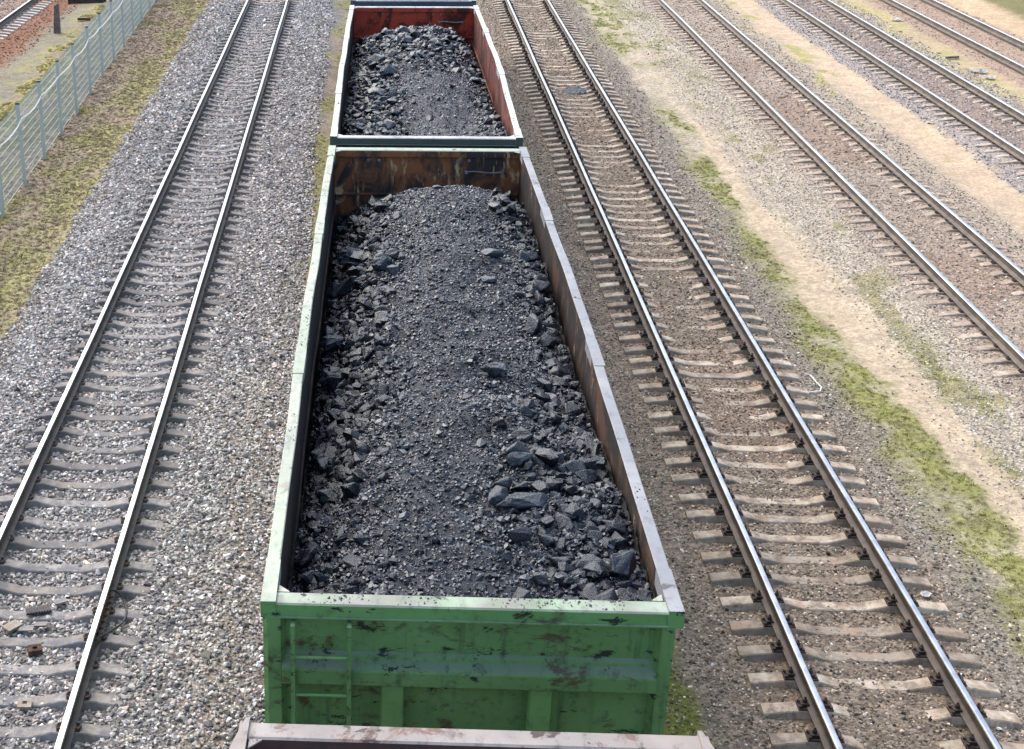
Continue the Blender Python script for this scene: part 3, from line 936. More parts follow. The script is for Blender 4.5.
def make_wagon(label, y0, y1, mats, bulge=(0.0, 0.0), ladder=True, details=True, under=True, seed=1, taper=0.0):
    """mats: wall (outer paint), chord_l, chord_r, beam, inner_side_l, inner_side_r, inner_end"""
    L = y1 - y0
    hl = L / 2
    root = tag(empty('gondola_wagon', (XC, (y0 + y1) / 2, 0.0)), label, 'freight wagon', 'open coal wagons coupled in one train')
    rr = random.Random(seed)
    ph = [rr.uniform(0, 6) for _ in range(4)]

    def wob(side):
        b = bulge[0] if side < 0 else bulge[1]

        def f(yy):
            t = (yy + hl) / L
            env = math.sin(math.pi * min(max(t, 0), 1))
            return side * b * env ** 1.3 + 0.007 * env * math.sin(yy * 1.1 + ph[0] + side) + 0.004 * env * math.sin(yy * 2.7 + ph[1])
        return f
    ys = np.linspace(-hl + 0.02, hl - 0.02, 50)
    for s in (-1, 1):
        bm = bmesh.new()
        xo, xi = s * 1.475, s * 1.455
        strip_y(bm, [(xo, 1.25), (xi, 1.25), (xi, RIM - 0.13), (xo, RIM - 0.13)], ys, wob(s))
        sw = obj('side_wall', bm, [mats['inner_l' if s < 0 else 'inner_r'], mats['wall']], root)
        for pgn in sw.data.polygons:
            if pgn.normal.x * s > 0.9:
                pgn.material_index = 1
        bm = bmesh.new()
        for kk in range(8):                                # pressed side posts
            yy = -hl + 0.35 + kk * (L - 0.7) / 7
            d = wob(s)(yy)
            prism(bm, [(s * 1.478 + d, yy - 0.13), (s * 1.478 + d, yy + 0.13), (s * 1.56 + d * 0.6, yy + 0.08), (s * 1.56 + d * 0.6, yy - 0.08)], 'z', 1.2, RIM - 0.14)
        obj('side_posts', bm, mats['wall'], sw)
        bm = bmesh.new()                                   # inner reinforcement line
        strip_y(bm, [(s * 1.452, 2.62), (s * 1.432, 2.64), (s * 1.432, 2.67), (s * 1.452, 2.69)], ys, wob(s))
        obj('inner_rib', bm, mats['inner_l' if s < 0 else 'inner_r'], sw)
        bm = bmesh.new()                                   # rolled top chord
        o_, i_ = s * HALF, s * (HALF - 0.105)
        strip_y(bm, [(o_, RIM - 0.13), (o_, RIM - 0.008), (o_ - s * 0.008, RIM), (i_ + s * 0.008, RIM), (i_, RIM - 0.008), (i_, RIM - 0.13)], np.linspace(-hl + 0.575, hl - 0.575, 60), wob(s))
        ch = obj('top_chord', bm, [mats['chord_l' if s < 0 else 'chord_r'], mats['inner_l' if s < 0 else 'inner_r']], root)
        for pgn in ch.data.polygons:
            if pgn.normal.x * s < -0.9:
                pgn.material_index = 1
        for yy, hw in ((-hl + 0.28, 0.3), (hl - 0.28, 0.3), (rr.uniform(-3, -1), 0.35), (rr.uniform(1.5, 3.5), 0.3)):   # welded cover plates
            d = wob(s)(yy)
            bm = bmesh.new()
            if abs(yy) < hl - 0.5:
                box(bm, min(o_, i_) - 0.003 + d, max(o_, i_) + 0.003 + d, yy - hw, yy + hw, RIM - 0.11, RIM + 0.006)
            else:
                sg = 1 if yy > 0 else -1
                a, b = yy - sg * 0.3, sg * (hl + 0.012)
                d = wob(s)(a)
                prism(bm, [(o_ + s * 0.004 + d, a), (i_ - s * 0.004 + d, a), (i_ - s * 0.004, b), (o_ + s * (0.004 - taper), b), (o_ + s * (0.004 - taper * 0.12), b - sg * 0.3)], 'z', RIM - 0.135, RIM + 0.006)
            cp = obj('chord_plate', bm, [mats['chord_l' if s < 0 else 'chord_r'], mats['beam']], ch, 0.002)
            for pgn in cp.data.polygons:
                if abs(pgn.normal.y) > 0.8:
                    pgn.material_index = 1
        for e in (-1, 1):                                  # corner gussets
            bm = bmesh.new()
            cx, cy = s * (HALF - 0.118), e * (hl - 0.17)
            prism(bm, [(cx, cy), (cx - s * 0.085, cy), (cx - s * 0.075, cy - e * 0.015), (cx, cy - e * 0.09)], 'z', RIM - 0.035, RIM - 0.022)
            obj('corner_gusset', bm, mats['chord_l'], root)
    for e in (-1, 1):                                      # e = -1: the end towards the camera
        yo = e * hl
        bm = bmesh.new()
        box(bm, -1.452, 1.452, min(yo - e * 0.085, yo - e * 0.115), max(yo - e * 0.085, yo - e * 0.115), 1.2, RIM - 0.115, 0)
        ew = obj('end_wall', bm, [mats['wall'], mats['inner_end']], root)
        for pgn in ew.data.polygons:
            if pgn.normal.y * e < -0.5:
                pgn.material_index = 1
        bm = bmesh.new()                                   # top end beam, channel with a lower lip
        p = [(yo, RIM - 0.125), (yo, RIM - 0.03), (yo - e * 0.012, RIM - 0.018), (yo - e * 0.15, RIM - 0.018), (yo - e * 0.165, RIM - 0.03), (yo - e * 0.165, RIM - 0.125)]
        prism(bm, p, 'x', -1.503, 1.503)
        bmat = mats.get('beam_far', mats['beam']) if e == 1 else mats['beam']
        eb = obj('end_beam', bm, [bmat, mats['inner_end']], ew)
        for pgn in eb.data.polygons:
            if pgn.normal.y * e < -0.8:
                pgn.material_index = 1
        bm = bmesh.new()
        box(bm, -1.50, 1.50, min(yo + e * 0.014, yo - e * 0.08), max(yo + e * 0.014, yo - e * 0.08), RIM - 0.138, RIM - 0.1265)
        obj('beam_lip', bm, mats['beam'], eb)
        # pressed ledge across the end
        bm = bmesh.new()
        zt = 3.075
        p = [(yo - e * 0.083, zt), (yo - e * 0.055, zt - 0.03), (yo - e * 0.05, zt - 0.055), (yo + e * 0.02, zt - 0.105), (yo + e * 0.025, zt - 0.12), (yo + e * 0.025, zt - 0.235), (yo + e * 0.01, zt - 0.25), (yo - e * 0.083, zt - 0.25)]
        prism(bm, p, 'x', -1.40, 1.40)
        obj('end_ledge', bm, mats['wall'], ew)
        for sx in (-0.56, 0.56):
            bm = bmesh.new()
            prism(bm, [(sx - 0.09, yo - e * 0.083), (sx - 0.078, yo - e * 0.01), (sx + 0.078, yo - e * 0.01), (sx + 0.09, yo - e * 0.083)], 'z', 1.25, zt - 0.252)
            obj('end_post', bm, mats['post'], ew, 0.006)
        for s in (-1, 1):
            bm = bmesh.new()
            prism(bm, [(s * 1.502, yo - e * 0.002), (s * 1.405, yo - e * 0.002), (s * 1.37, yo - e * 0.083), (s * 1.502, yo - e * 0.083)], 'z', 1.15, RIM - 0.14)
            obj('corner_post', bm, mats['wall'], ew)
        if details and e == 1:                             # fittings on the inside of the far end wall
            yi = yo - e * 0.115
            bm = bmesh.new()
            tube(bm, [(0.62, yi + 0.0, 3.19), (0.62, yi - 0.05, 3.19), (0.74, yi - 0.055, 3.20), (1.0, yi - 0.05, 3.175), (1.18, yi - 0.055, 3.19), (1.18, yi, 3.19)], 0.014)
            gb = obj('grab_bar', bm, MAT['sl_A'], ew)
            bm = bmesh.new()
            cyl(bm, (0.62, yi - 0.07, 3.19), 0.03, 0.03, 'y', 8)
            cyl(bm, (1.18, yi - 0.07, 3.19), 0.03, 0.03, 'y', 8)
            obj('bar_bolts', bm, MAT['sl_A'], gb)
            bm = bmesh.new()
            for bx in (-0.92, -0.75, 0.48, 0.66):
                cyl(bm, (bx, yi - 0.012, 3.365), 0.026, 0.03, 'y', 8)
            obj('rivets', bm, MAT['sl_A'], ew)
            bm = bmesh.new()
            prism(bm, [(yi + 0.003, 2.78), (yi - 0.028, 2.795), (yi - 0.028, 2.815), (yi + 0.003, 2.83)], 'x', -1.43, 1.43)
            obj('inner_rib', bm, mats['inner_end'], ew)
    if ladder:
        bm = bmesh.new()
        for sx in (-1.31, -0.89):
            box(bm, sx - 0.016, sx + 0.016, -hl - 0.075, -hl - 0.035, 1.0, RIM - 0.165)
            for z in (1.3, 2.2, 3.36):
                box(bm, sx - 0.015, sx + 0.015, -hl - 0.036, -hl + 0.083, z - 0.02, z + 0.02)
        ld = obj('ladder', bm, mats['wall'], root)
        for z in (1.40, 1.74, 2.08, 2.42, 2.76, 3.10):
            bm = bmesh.new()
            cyl(bm, (-1.10, -hl - 0.055, z), 0.012, 0.42, 'x', 8)
            obj('rung', bm, mats['post'], ld)
    if under:
        bm = bmesh.new()
        box(bm, -1.44, 1.44, -hl + 0.12, hl - 0.12, 1.21, 1.27)
        box(bm, -0.18, 0.18, -hl + 0.1, hl - 0.1, 0.95, 1.208)
        obj('floor', bm, mats['under'], root)
        for e in (-1, 1):
            bm = bmesh.new()
            cyl(bm, (0, e * (hl + 0.10), 1.0), 0.09, 0.45, 'y', 10)
            box(bm, -0.16, 0.16, e * (hl + 0.22) - 0.09, e * (hl + 0.22) + 0.09, 0.85, 1.15)
            obj('coupler', bm, mats['under'], root, 0.01)
            bm = bmesh.new()
            yb = e * (hl - 2.15)
            for s in (-1, 1):
                prism(bm, [(yb - 1.2, 0.55), (yb - 0.5, 0.32), (yb + 0.5, 0.32), (yb + 1.2, 0.55), (yb + 1.2, 0.68), (yb + 0.4, 0.85), (yb - 0.4, 0.85), (yb - 1.2, 0.68)], 'x', s * 1.02 - 0.06, s * 1.02 + 0.06)
            box(bm, -0.96, 0.96, yb - 0.2, yb + 0.2, 0.55, 0.948)
            bg_ = obj('bogie', bm, mats['under'], root)
            for yw in (-0.925, 0.925):
                bm = bmesh.new()
                for s in (-1, 1):
                    cyl(bm, (s * 0.795, yb + yw, 0.4775), 0.475, 0.13, 'x', 28)
                cyl(bm, (0, yb + yw, 0.4775), 0.08, 1.5, 'x', 12)
                obj('wheelset', bm, MAT['rail_side'], bg_)
    return root


UNDER = flat_mat('underframe_grime', (0.03, 0.028, 0.026), (0.06, 0.05, 0.043), 4, 0.85)
G1, G2 = (0.118, 0.262, 0.086), (0.155, 0.33, 0.118)
GREEN = paint_mat('green_paint', G1, G2, (0.075, 0.055, 0.035), (0.022, 0.035, 0.025), (0.19, 0.22, 0.19), 0.56, 0.585, 0.75, 0.7, dust2=(0.15, 0.19, 0.145), grime=0.8)
GREEN_L = paint_mat('green_post_paint', (0.15, 0.335, 0.112), (0.175, 0.38, 0.135), (0.09, 0.07, 0.05), (0.03, 0.05, 0.035), None, 0.70, 0.70, 0.5, 0.2)
GREEN_BEAM = paint_mat('pale_green_paint', (0.115, 0.285, 0.092), (0.14, 0.335, 0.115), (0.07, 0.055, 0.04), (0.02, 0.03, 0.022), (0.36, 0.42, 0.345), 0.58, 0.575, 0.95, 0.1, dust2=(0.25, 0.225, 0.22))
CHORD_GL = paint_mat('mint_chord_paint', (0.26, 0.36, 0.25), (0.36, 0.38, 0.31), (0.30, 0.25, 0.19), (0.12, 0.11, 0.10), (0.45, 0.46, 0.385), 0.60, 0.62, 0.8, 0.4, dust2=(0.34, 0.385, 0.315), grime=0.75)
CHORD_GR = paint_mat('dusty_chord_paint', (0.20, 0.21, 0.22), (0.27, 0.28, 0.29), (0.22, 0.19, 0.16), (0.10, 0.10, 0.10), (0.31, 0.325, 0.335), 0.60, 0.62, 0.8, 0.3, dust2=(0.235, 0.25, 0.27))
IN_DARK = rust_wall_mat('grimy_inner_wall', (0.020, 0.018, 0.017), (0.055, 0.036, 0.024), (0.14, 0.12, 0.095), 0.48, 0.66)
IN_BROWN = rust_wall_mat('brown_inner_wall', (0.018, 0.015, 0.014), (0.075, 0.040, 0.026), (0.33, 0.26, 0.19), 0.47, 0.585)
IN_END = rust_wall_mat('rusted_end_wall', (0.045, 0.034, 0.030), (0.26, 0.10, 0.04), (0.55, 0.38, 0.19), 0.43, 0.545)
IN_RED = rust_wall_mat('red_inner_wall', (0.075, 0.020, 0.015), (0.46, 0.065, 0.032), (0.50, 0.16, 0.09), 0.40, 0.66)
IN_RED_SIDE = rust_wall_mat('red_side_wall', (0.055, 0.022, 0.018), (0.19, 0.062, 0.045), (0.30, 0.17, 0.13), 0.42, 0.62)
WHITE_CH = paint_mat('whitish_chord_paint', (0.33, 0.34, 0.34), (0.42, 0.43, 0.43), (0.30, 0.24, 0.2), (0.16, 0.15, 0.15), (0.50, 0.51, 0.515), 0.62, 0.64, 0.85, 0.2)
DKGREEN_BEAM = paint_mat('whitened_green_beam', (0.045, 0.064, 0.062), (0.058, 0.08, 0.076), (0.06, 0.05, 0.04), (0.02, 0.022, 0.022), (0.47, 0.48, 0.48), 0.68, 0.67, 1.0, 0.3)
DKGREEN = paint_mat('dark_green_paint', (0.018, 0.042, 0.034), (0.026, 0.058, 0.046), (0.05, 0.04, 0.03), (0.012, 0.014, 0.014), (0.10, 0.11, 0.10), 0.68, 0.67, 0.6, 0.4)
BROWN = paint_mat('brown_paint', (0.10, 0.055, 0.045), (0.13, 0.075, 0.06), (0.09, 0.04, 0.025), (0.03, 0.02, 0.018), (0.25, 0.21, 0.19), 0.62, 0.66, 0.7, 0.4)
PINK_CH = paint_mat('dusty_pink_chord_paint', (0.26, 0.20, 0.175), (0.34, 0.285, 0.26), (0.14, 0.075, 0.055), (0.07, 0.05, 0.045), (0.335, 0.32, 0.295), 0.565, 0.58, 0.9, 0.3, dust2=(0.25, 0.238, 0.222), grime=0.9)
SLATE = paint_mat('slate_paint', (0.055, 0.075, 0.095), (0.075, 0.098, 0.12), (0.07, 0.05, 0.04), (0.02, 0.024, 0.03), (0.22, 0.25, 0.28), 0.70, 0.69, 0.6, 0.3)

W1 = (8.944, 21.98)
W2 = (22.57, 35.19)
make_wagon('green gondola wagon heaped with coal, its ladder end nearest the camera', *W1,
           dict(wall=GREEN, post=GREEN_L, beam=GREEN_BEAM, chord_l=CHORD_GL, chord_r=CHORD_GR, inner_l=IN_DARK, inner_r=IN_BROWN, inner_end=IN_END, under=UNDER, beam_far=CHORD_GL), (0.02, 0.05), seed=1)
make_wagon('coal wagon with red rusted inner walls and white rim, behind the green one', *W2,
           dict(wall=DKGREEN, post=DKGREEN, beam=DKGREEN_BEAM, chord_l=WHITE_CH, chord_r=WHITE_CH, inner_l=IN_DARK, inner_r=IN_RED_SIDE, inner_end=IN_RED, under=UNDER), (0.03, 0.07), seed=4)
w3 = make_wagon('dusty brown wagon cut off by the bottom edge, only its pinkish rim showing', 7.55 - 12.9, 7.55,
                dict(wall=BROWN, post=BROWN, beam=PINK_CH, chord_l=PINK_CH, chord_r=PINK_CH, inner_l=IN_DARK, inner_r=IN_BROWN, inner_end=BROWN, under=UNDER), (0.1, 0.05), details=False, seed=7, taper=0.085)
w3.location.x = 0.635
make_wagon('slate blue wagon at the top edge, only its end wall showing', 35.95, 48.9,
           dict(wall=SLATE, post=SLATE, beam=SLATE, chord_l=WHITE_CH, chord_r=WHITE_CH, inner_l=IN_DARK, inner_r=IN_DARK, inner_end=IN_DARK, under=UNDER), details=False, seed=9)


# ------------------------------------------------------------------ coal
def heap_fn(tabs, seed):
    yk, zl, zc, zr, xc = [np.array(a, float) for a in tabs]

    def h(x, y):
        L, C, R, X = (np.interp(y, yk, a) for a in (zl, zc, zr, xc))
        X = X + 0.25 * (fbm(y * 0.5, y * 0, seed + 5) - 0.5)
        xl, xr = XC - 1.45, XC + 1.45
        t = np.where(x < X, (x - xl) / (X - xl), (xr - x) / (xr - X))
        t = np.clip(t, 0, 1)
        s = 1 - (1 - t) ** 1.9
        e = np.where(x < X, L, R)
        z = e + (C - e) * s
        z = z + 0.20 * (fbm(x * 0.9, y * 0.8, seed) - 0.5) + 0.13 * (fbm(x * 2.6, y * 2.6, seed + 9, 4) - 0.5)
        return z
    return h


H1 = heap_fn(([9.0, 10.5, 12, 14, 17, 20, 21.2, 22.0], [2.92, 2.74, 2.52, 2.36, 2.32, 2.3, 2.28, 2.25], [3.34, 3.40, 3.42, 3.38, 3.40, 3.38, 3.16, 2.86], [3.32, 3.32, 3.22, 3.02, 3.05, 2.98, 2.76, 2.55],
              [0.8, 0.8, 0.75, 0.75, 0.85, 1.0, 1.05, 1.05]), 200)
H2 = heap_fn(([22.5, 24, 26, 29, 32, 33.5, 34.6, 35.2], [2.95, 2.9, 2.85, 2.8, 2.75, 2.8, 2.7, 2.6], [3.10, 3.25, 3.32, 3.38, 3.36, 3.30, 3.10, 2.80], [3.2, 3.2, 3.0, 2.8, 2.6, 2.55, 2.5, 2.5],
              [0.9, 0.9, 0.8, 0.8, 0.9, 1.0, 1.0, 1.0]), 300)


def lumpy1(x, y):
    """how lumpy the load is: 0 fines, 1 boulders"""
    e = 0.30 * (fbm(x * 1.2, y * 0.9, 411) - 0.5) * 2
    left = sstep(0.45, -0.35, x + 0.5 * e) * (0.5 + 0.5 * sstep(11.0, 13.5, y))
    right = sstep(1.45, 2.0, x + 0.5 * e) * 0.8
    front = sstep(0.7, 1.6, x + 0.9 * e) * sstep(14.4, 12.2, y + e) * 0.62
    return np.clip(np.maximum(np.maximum(left, right), front), 0, 1)


def lumpy2(x, y):
    e = 0.30 * (fbm(x * 1.2, y * 0.9, 511) - 0.5) * 2
    left = sstep(0.7, -0.2, x + 0.6 * e) * 0.95
    right = sstep(1.5, 2.0, x + 0.5 * e) * 0.6
    back = sstep(28.0, 31.0, y + 2 * e) * 0.75
    return np.clip(np.maximum(np.maximum(left, right), back), 0, 1)


coal_grits = rock_set('coal_grit', MAT['coal_grit'], 7, 500, npts=12)
coal_chunks = rough_set('coal_chunk', MAT['coal_lump'], 12, 600)


def coal_load(h, lump, y0, y1, step, label, glabel, llabel, ng, nl, seed):
    r = np.random.default_rng(seed)

    def relief(X, Y):
        """heap with its clods and hollows, stronger where it is lumpy"""
        lm = lump(X, Y)
        return h(X, Y) + (0.035 + 0.20 * lm) * (fbm(X * 4.5, Y * 4.5, seed + 3, 4) - 0.6) + (0.016 + 0.03 * lm) * (np.abs(fbm(X * 19, Y * 19, seed + 4, 2) - 0.5) * 2 - 0.3)
    xs = np.arange(XC - 1.452, XC + 1.453, step)
    ys = np.arange(y0 + 0.118, y1 - 0.115, step)
    X, Y = np.meshgrid(xs, ys)
    lm = lump(X, Y)
    Z = h(X, Y)
    Z = relief(X, Y)
    ny, nx = X.shape
    me = bpy.data.meshes.new('coal_heap')
    me.vertices.add(nx * ny)
    me.vertices.foreach_set('co', np.stack([X, Y, Z], -1).astype(np.float32).ravel())
    i = np.arange(nx * ny).reshape(ny, nx)
    q = np.stack([i[:-1, :-1], i[:-1, 1:], i[1:, 1:], i[1:, :-1]], -1).reshape(-1, 4)
    me.loops.add(q.size)
    me.loops.foreach_set('vertex_index', q.ravel().astype(np.int32))
    me.polygons.add(len(q))
    me.polygons.foreach_set('loop_start', (np.arange(len(q)) * 4).astype(np.int32))
    me.update(calc_edges=True)
    a = me.attributes.new('fresh_shade', 'FLOAT', 'POINT')
    a.data.foreach_set('value', (lm ** 1.2).astype(np.float32).ravel())  # mask for the cleaner coal and the painted shade among the lumps
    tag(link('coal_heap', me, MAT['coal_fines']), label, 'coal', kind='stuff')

    def place(n, test, size):
        x = r.uniform(XC - 1.41, XC + 1.41, n)
        y = r.uniform(y0 + 0.15, y1 - 0.15, n)
        m = lump(x, y)
        ok = r.uniform(0, 1, n) < test(m)
        x, y, m = x[ok], y[ok], m[ok]
        s = size(m, len(x))
        lim = np.minimum(np.minimum(x - (XC - 1.44), XC + 1.44 - x), np.minimum(y - y0 - 0.12, y1 - 0.12 - y))
        s = np.minimum(s, np.maximum(lim, 0.012))
        z = relief(x, y) + s * r.uniform(-0.1, 0.5, len(x))
        rot = r.uniform(0, 6.28, (len(x), 3)) * np.array([0.14, 0.14, 1])
        return np.stack([x, y, z], -1), s, rot
    P, s, rot = place(ng, lambda m: 0.45 + 0.55 * m, lambda m, n: r.lognormal(math.log(0.0125), 0.42, n) * (1 + 0.5 * m))
    nc = 900                                               # crumbs spilled on the rims and the end beam
    sd = r.choice([-1, 1], nc)
    cx = XC + sd * r.uniform(HALF - 0.10, HALF - 0.01, nc)
    cy = r.uniform(y0 + 0.3, y1 - 0.3, nc)
    ob = r.uniform(0, 1, nc) < 0.3
    cx = np.where(ob, r.uniform(XC - 1.4, XC + 1.4, nc), cx)
    cy = np.where(ob, r.uniform(y0 + 0.02, y0 + 0.15, nc), cy)
    keep = fbm(cx * 3, cy * 1.6, seed + 40, 3) > 0.60
    cx, cy, ob = cx[keep], cy[keep], ob[keep]
    nc = len(cx)
    cz = np.where(ob, RIM - 0.015, RIM + 0.003)
    P = np.concatenate([P, np.stack([cx, cy, cz], -1)])
    s = np.concatenate([s, r.lognormal(math.log(0.0055), 0.5, nc)])
    rot = np.concatenate([rot, r.uniform(0, 0.5, (nc, 3))])
    tag(scatter('coal_grit', P, s, rot, None, coal_grits), glabel, 'coal', kind='stuff')
    P, s, rot = place(nl, lambda m: 0.04 + 0.96 * m ** 1.4, lambda m, n: np.clip(r.lognormal(math.log(0.031), 0.62, n) * (0.7 + 0.5 * m), 0.012, 0.17))
    big = place(nl // 3, lambda m: m ** 2.5, lambda m, n: np.clip(r.lognormal(math.log(0.072), 0.38, n), 0.03, 0.155))
    P, s, rot = (np.concatenate([u, v]) for u, v in zip((P, s, rot), big))
    tag(scatter('coal_lumps', P, s, rot, None, coal_chunks), llabel, 'coal', kind='stuff')
    print('coal', len(P))


coal_load(H1, lumpy1, *W1, 0.022, 'black coal fines heaped high along the middle of the green wagon', 'loose glinting coal grit over the load of the green wagon',
          'angular coal lumps tumbled to the sides of the green wagon', 110000, 17000, 71)
coal_load(H2, lumpy2, *W2, 0.03, 'dark coal heap filling the white rimmed wagon behind', 'loose coal grit over the load of the white rimmed wagon',
          'angular coal lumps on the load of the white rimmed wagon', 50000, 11000, 72)


def ray_heap(px, py, h):
    d = CF + CR * (px - 512 - PPX) / FPX - CU * (py - 374.5 - PPY) / FPX
    for t in np.arange(6, 45, 0.02):
        p = np.array([0, 0, CAMZ]) + t * d
        if p[2] < float(h(np.array([p[0]]), np.array([p[1]]))[0]):
            return p
    return p


def boulder(px, py, h, sx, sy, sz, rz, label, seed, tilt=0.1):
    p = ray_heap(px, py, h)
    r = random.Random(seed)
    bm = bmesh.new()
    for _ in range(17):
        v = Vector((r.gauss(0, 1), r.gauss(0, 1), r.gauss(0, 1))).normalized() * r.uniform(0.8, 1.05)
        bm.verts.new((v.x * sx, v.y * sy, max(v.z, -0.7) * sz))
    bmesh.ops.convex_hull(bm, input=bm.verts[:])
    bmesh.ops.delete(bm, geom=[v for v in bm.verts if not v.link_faces], context='VERTS')
    bmesh.ops.bevel(bm, geom=bm.edges[:], offset=min(sx, sy, sz) * 0.05, segments=1, affect='EDGES', clamp_overlap=True)
    bmesh.ops.triangulate(bm, faces=bm.faces[:])
    bmesh.ops.subdivide_edges(bm, edges=bm.edges[:], cuts=2, use_grid_fill=True)
    for v in bm.verts:
        n = v.co.normalized()
        a = float(fbm(np.array([v.co.x * 26 + seed]), np.array([v.co.y * 26 + v.co.z * 19]), seed, 3)[0]) - 0.5
        v.co += n * a * 0.30 * min(sx, sy, sz)
    o = obj('coal_boulder', bm, MAT['coal_boulder'])
    x = min(max(p[0], XC - 1.43 + max(sx, sy)), XC + 1.43 - max(sx, sy))
    o.location = (x, p[1], float(h(np.array([x]), np.array([p[1]]))[0]) + sz * 0.6)
    o.rotation_euler = (r.uniform(-tilt, tilt), r.uniform(-tilt, tilt), rz)
    tag(o, label, 'coal lump', 'big coal lumps standing out of the load')


for i, a in enumerate([
    (335, 350, H1, .20, .17, .13, .3, 'flat topped grey coal boulder alone in the dark beside the left wall'),
    (351, 266, H1, .21, .19, .20, .1, 'largest squarish coal boulder near the left wall, with a pale level top'),
    (381, 271, H1, .19, .16, .17, .7, 'dark round coal boulder just right of the squarish pale topped one'),
    (349, 293, H1, .24, .19, .17, 1.0, 'jagged coal boulder just in front of the squarish pale topped one'),
    (318, 400, H1, .18, .15, .16, .5, 'round coal boulder touching the left wall halfway down the wagon'),
    (326, 311, H1, .17, .13, .11, .2, 'low coal boulder by the left wall between two bigger groups'),
    (517, 464, H1, .14, .10, .09, .4, 'grey peaked coal lump right of the middle with a dark hollow beneath'),
    (523, 509, H1, .26, .13, .11, .15, 'long dark coal slab lying crosswise in the right front of the load'),
    (498, 503, H1, .09, .17, .10, -.3, 'tilted smooth coal slab leaning on the left end of the long one'),
    (495, 375, H1, .17, .13, .10, .2, 'rough weathered coal clod on the crown of the green wagon load'),
    (489, 281, H1, .15, .07, .04, .05, 'thin pale coal slab lying flat near the right side of the crown'),
    (493, 256, H1, .18, .10, .07, -.2, 'broad coal slab half buried up the right slope of the load'),
    (437, 189, H1, .11, .07, .04, .0, 'small flat coal slab on the far peak of the green wagon load'),
    (612, 470, H1, .10, .08, .08, .9, 'coal lump by the right wall in the front part of the load'),
    (388, 76, H2, .22, .17, .16, .6, 'dark rounded coal boulder on the left of the white rimmed wagon load'),
    (379, 62, H2, .30, .15, .12, .1, 'long coal boulder on the far left of the white rimmed wagon load'),
    (480, 87, H2, .24, .14, .10, -.6, 'tilted grey coal slab on the right of the white rimmed wagon load'),
    (437, 45, H2, .22, .16, .10, -.3, 'flat pale coal slab near the far peak of the white rimmed wagon load'),
    (458, 47, H2, .20, .16, .12, .2, 'coal boulder just right of the flat slab near the far peak'),
]):
    boulder(*a, seed=900 + i)

# ------------------------------------------------------------------ fence
FP = flat_mat('fence_paint', (0.40, 0.48, 0.47), (0.47, 0.54, 0.53), 5, 0.55, 0.0, 0.1)
FCAP = flat_mat('dark_cap', (0.03, 0.035, 0.04), (0.05, 0.05, 0.055), 5, 0.6, 0.0, 0.0)
FW = flat_mat('fence_wire', (0.46, 0.52, 0.48), (0.54, 0.60, 0.55), 5, 0.5, 0.0, 0.0)


def fence_x(y):
    return -8.62 - 0.032 * (y - 30)


FY0, FSP, FN = 18.3, 2.5, 20
fence = tag(empty('mesh_fence', (fence_x(FY0), FY0, float(gz(np.array([fence_x(FY0)]), np.array([FY0]))[0]))), 'pale blue green welded wire mesh fence with square posts along the left', 'fence')
F0 = fence.location
pm = pw = cm = None
ang = math.atan(0.032)
for i in range(FN):
    y = FY0 + i * FSP
    x = fence_x(y)
    zb = float(gz(np.array([x]), np.array([y]))[0])
    if pm is None:
        bm = bmesh.new()
        box(bm, -0.04, 0.04, -0.03, 0.03, -0.3, 2.02)
        post = obj('fence_post', bm, FP, fence, 0.004)
        pm = post.data
        bm = bmesh.new()
        box(bm, -0.044, 0.044, -0.034, 0.034, 2.021, 2.06)
        capo = obj('post_cap', bm, FCAP, post)
        cm = capo.data
    else:
        post = link('fence_post', pm, None, fence)
        capo = link('post_cap', cm, None, post)
    post.location = Vector((x, y, zb)) - F0
    post.rotation_euler = (random.uniform(-0.012, 0.012), random.uniform(-0.012, 0.012), ang)
    if i < FN - 1:
        if pw is None:
            bm = bmesh.new()
            for k in range(51):
                yy = 0.03 + k * (FSP - 0.06) / 50
                box(bm, -0.0025, 0.0025, yy - 0.002, yy + 0.002, 0.05, 2.0)
            for z in np.arange(0.08, 2.0, 0.2):
                box(bm, -0.0085, -0.003, 0.0, FSP, z - 0.005, z + 0.005)
                box(bm, 0.003, 0.0085, 0.0, FSP, z - 0.005, z + 0.005)
            pan = obj('mesh_panel', bm, FW, fence)
            pw = pan.data
        else:
            pan = link('mesh_panel', pw, None, fence)
        pan.location = Vector((x - 0.052, y, zb)) - F0
        pan.rotation_euler = (0, 0, ang)
bm = bmesh.new()
pts = []
for i in range(FN):
    y = FY0 + i * FSP
    for k in range(5):
        yy = y + k * FSP / 5
        sag = 0.045 * math.sin(math.pi * k / 5) * (1 if i % 3 else 1.6)
        zz = float(gz(np.array([fence_x(yy)]), np.array([yy]))[0]) + 1.66 - sag + 0.03 * math.sin(i * 2.1)
        pts.append((fence_x(yy) + 0.05, yy, zz))
tube(bm, pts, 0.016)
WHITE = flat_mat('white_plastic', (0.62, 0.62, 0.60), (0.75, 0.75, 0.73), 9, 0.5, 0, 0.0)
tag(obj('cable', bm, WHITE), 'white cable strung slackly along the upper part of the mesh fence', 'cable')


# ------------------------------------------------------------------ small things lying about
def at(px, py, z):
    d = CF + CR * (px - 512 - PPX) / FPX - CU * (py - 374.5 - PPY) / FPX
    t = (z - CAMZ) / d[2]
    return np.array([0, 0, CAMZ]) + t * d


def gat(px, py):
    p = at(px, py, -0.27)
    for _ in range(4):
        z = float(gz(np.array([p[0]]), np.array([p[1]]))[0])
        p = at(px, py, z)
    return p


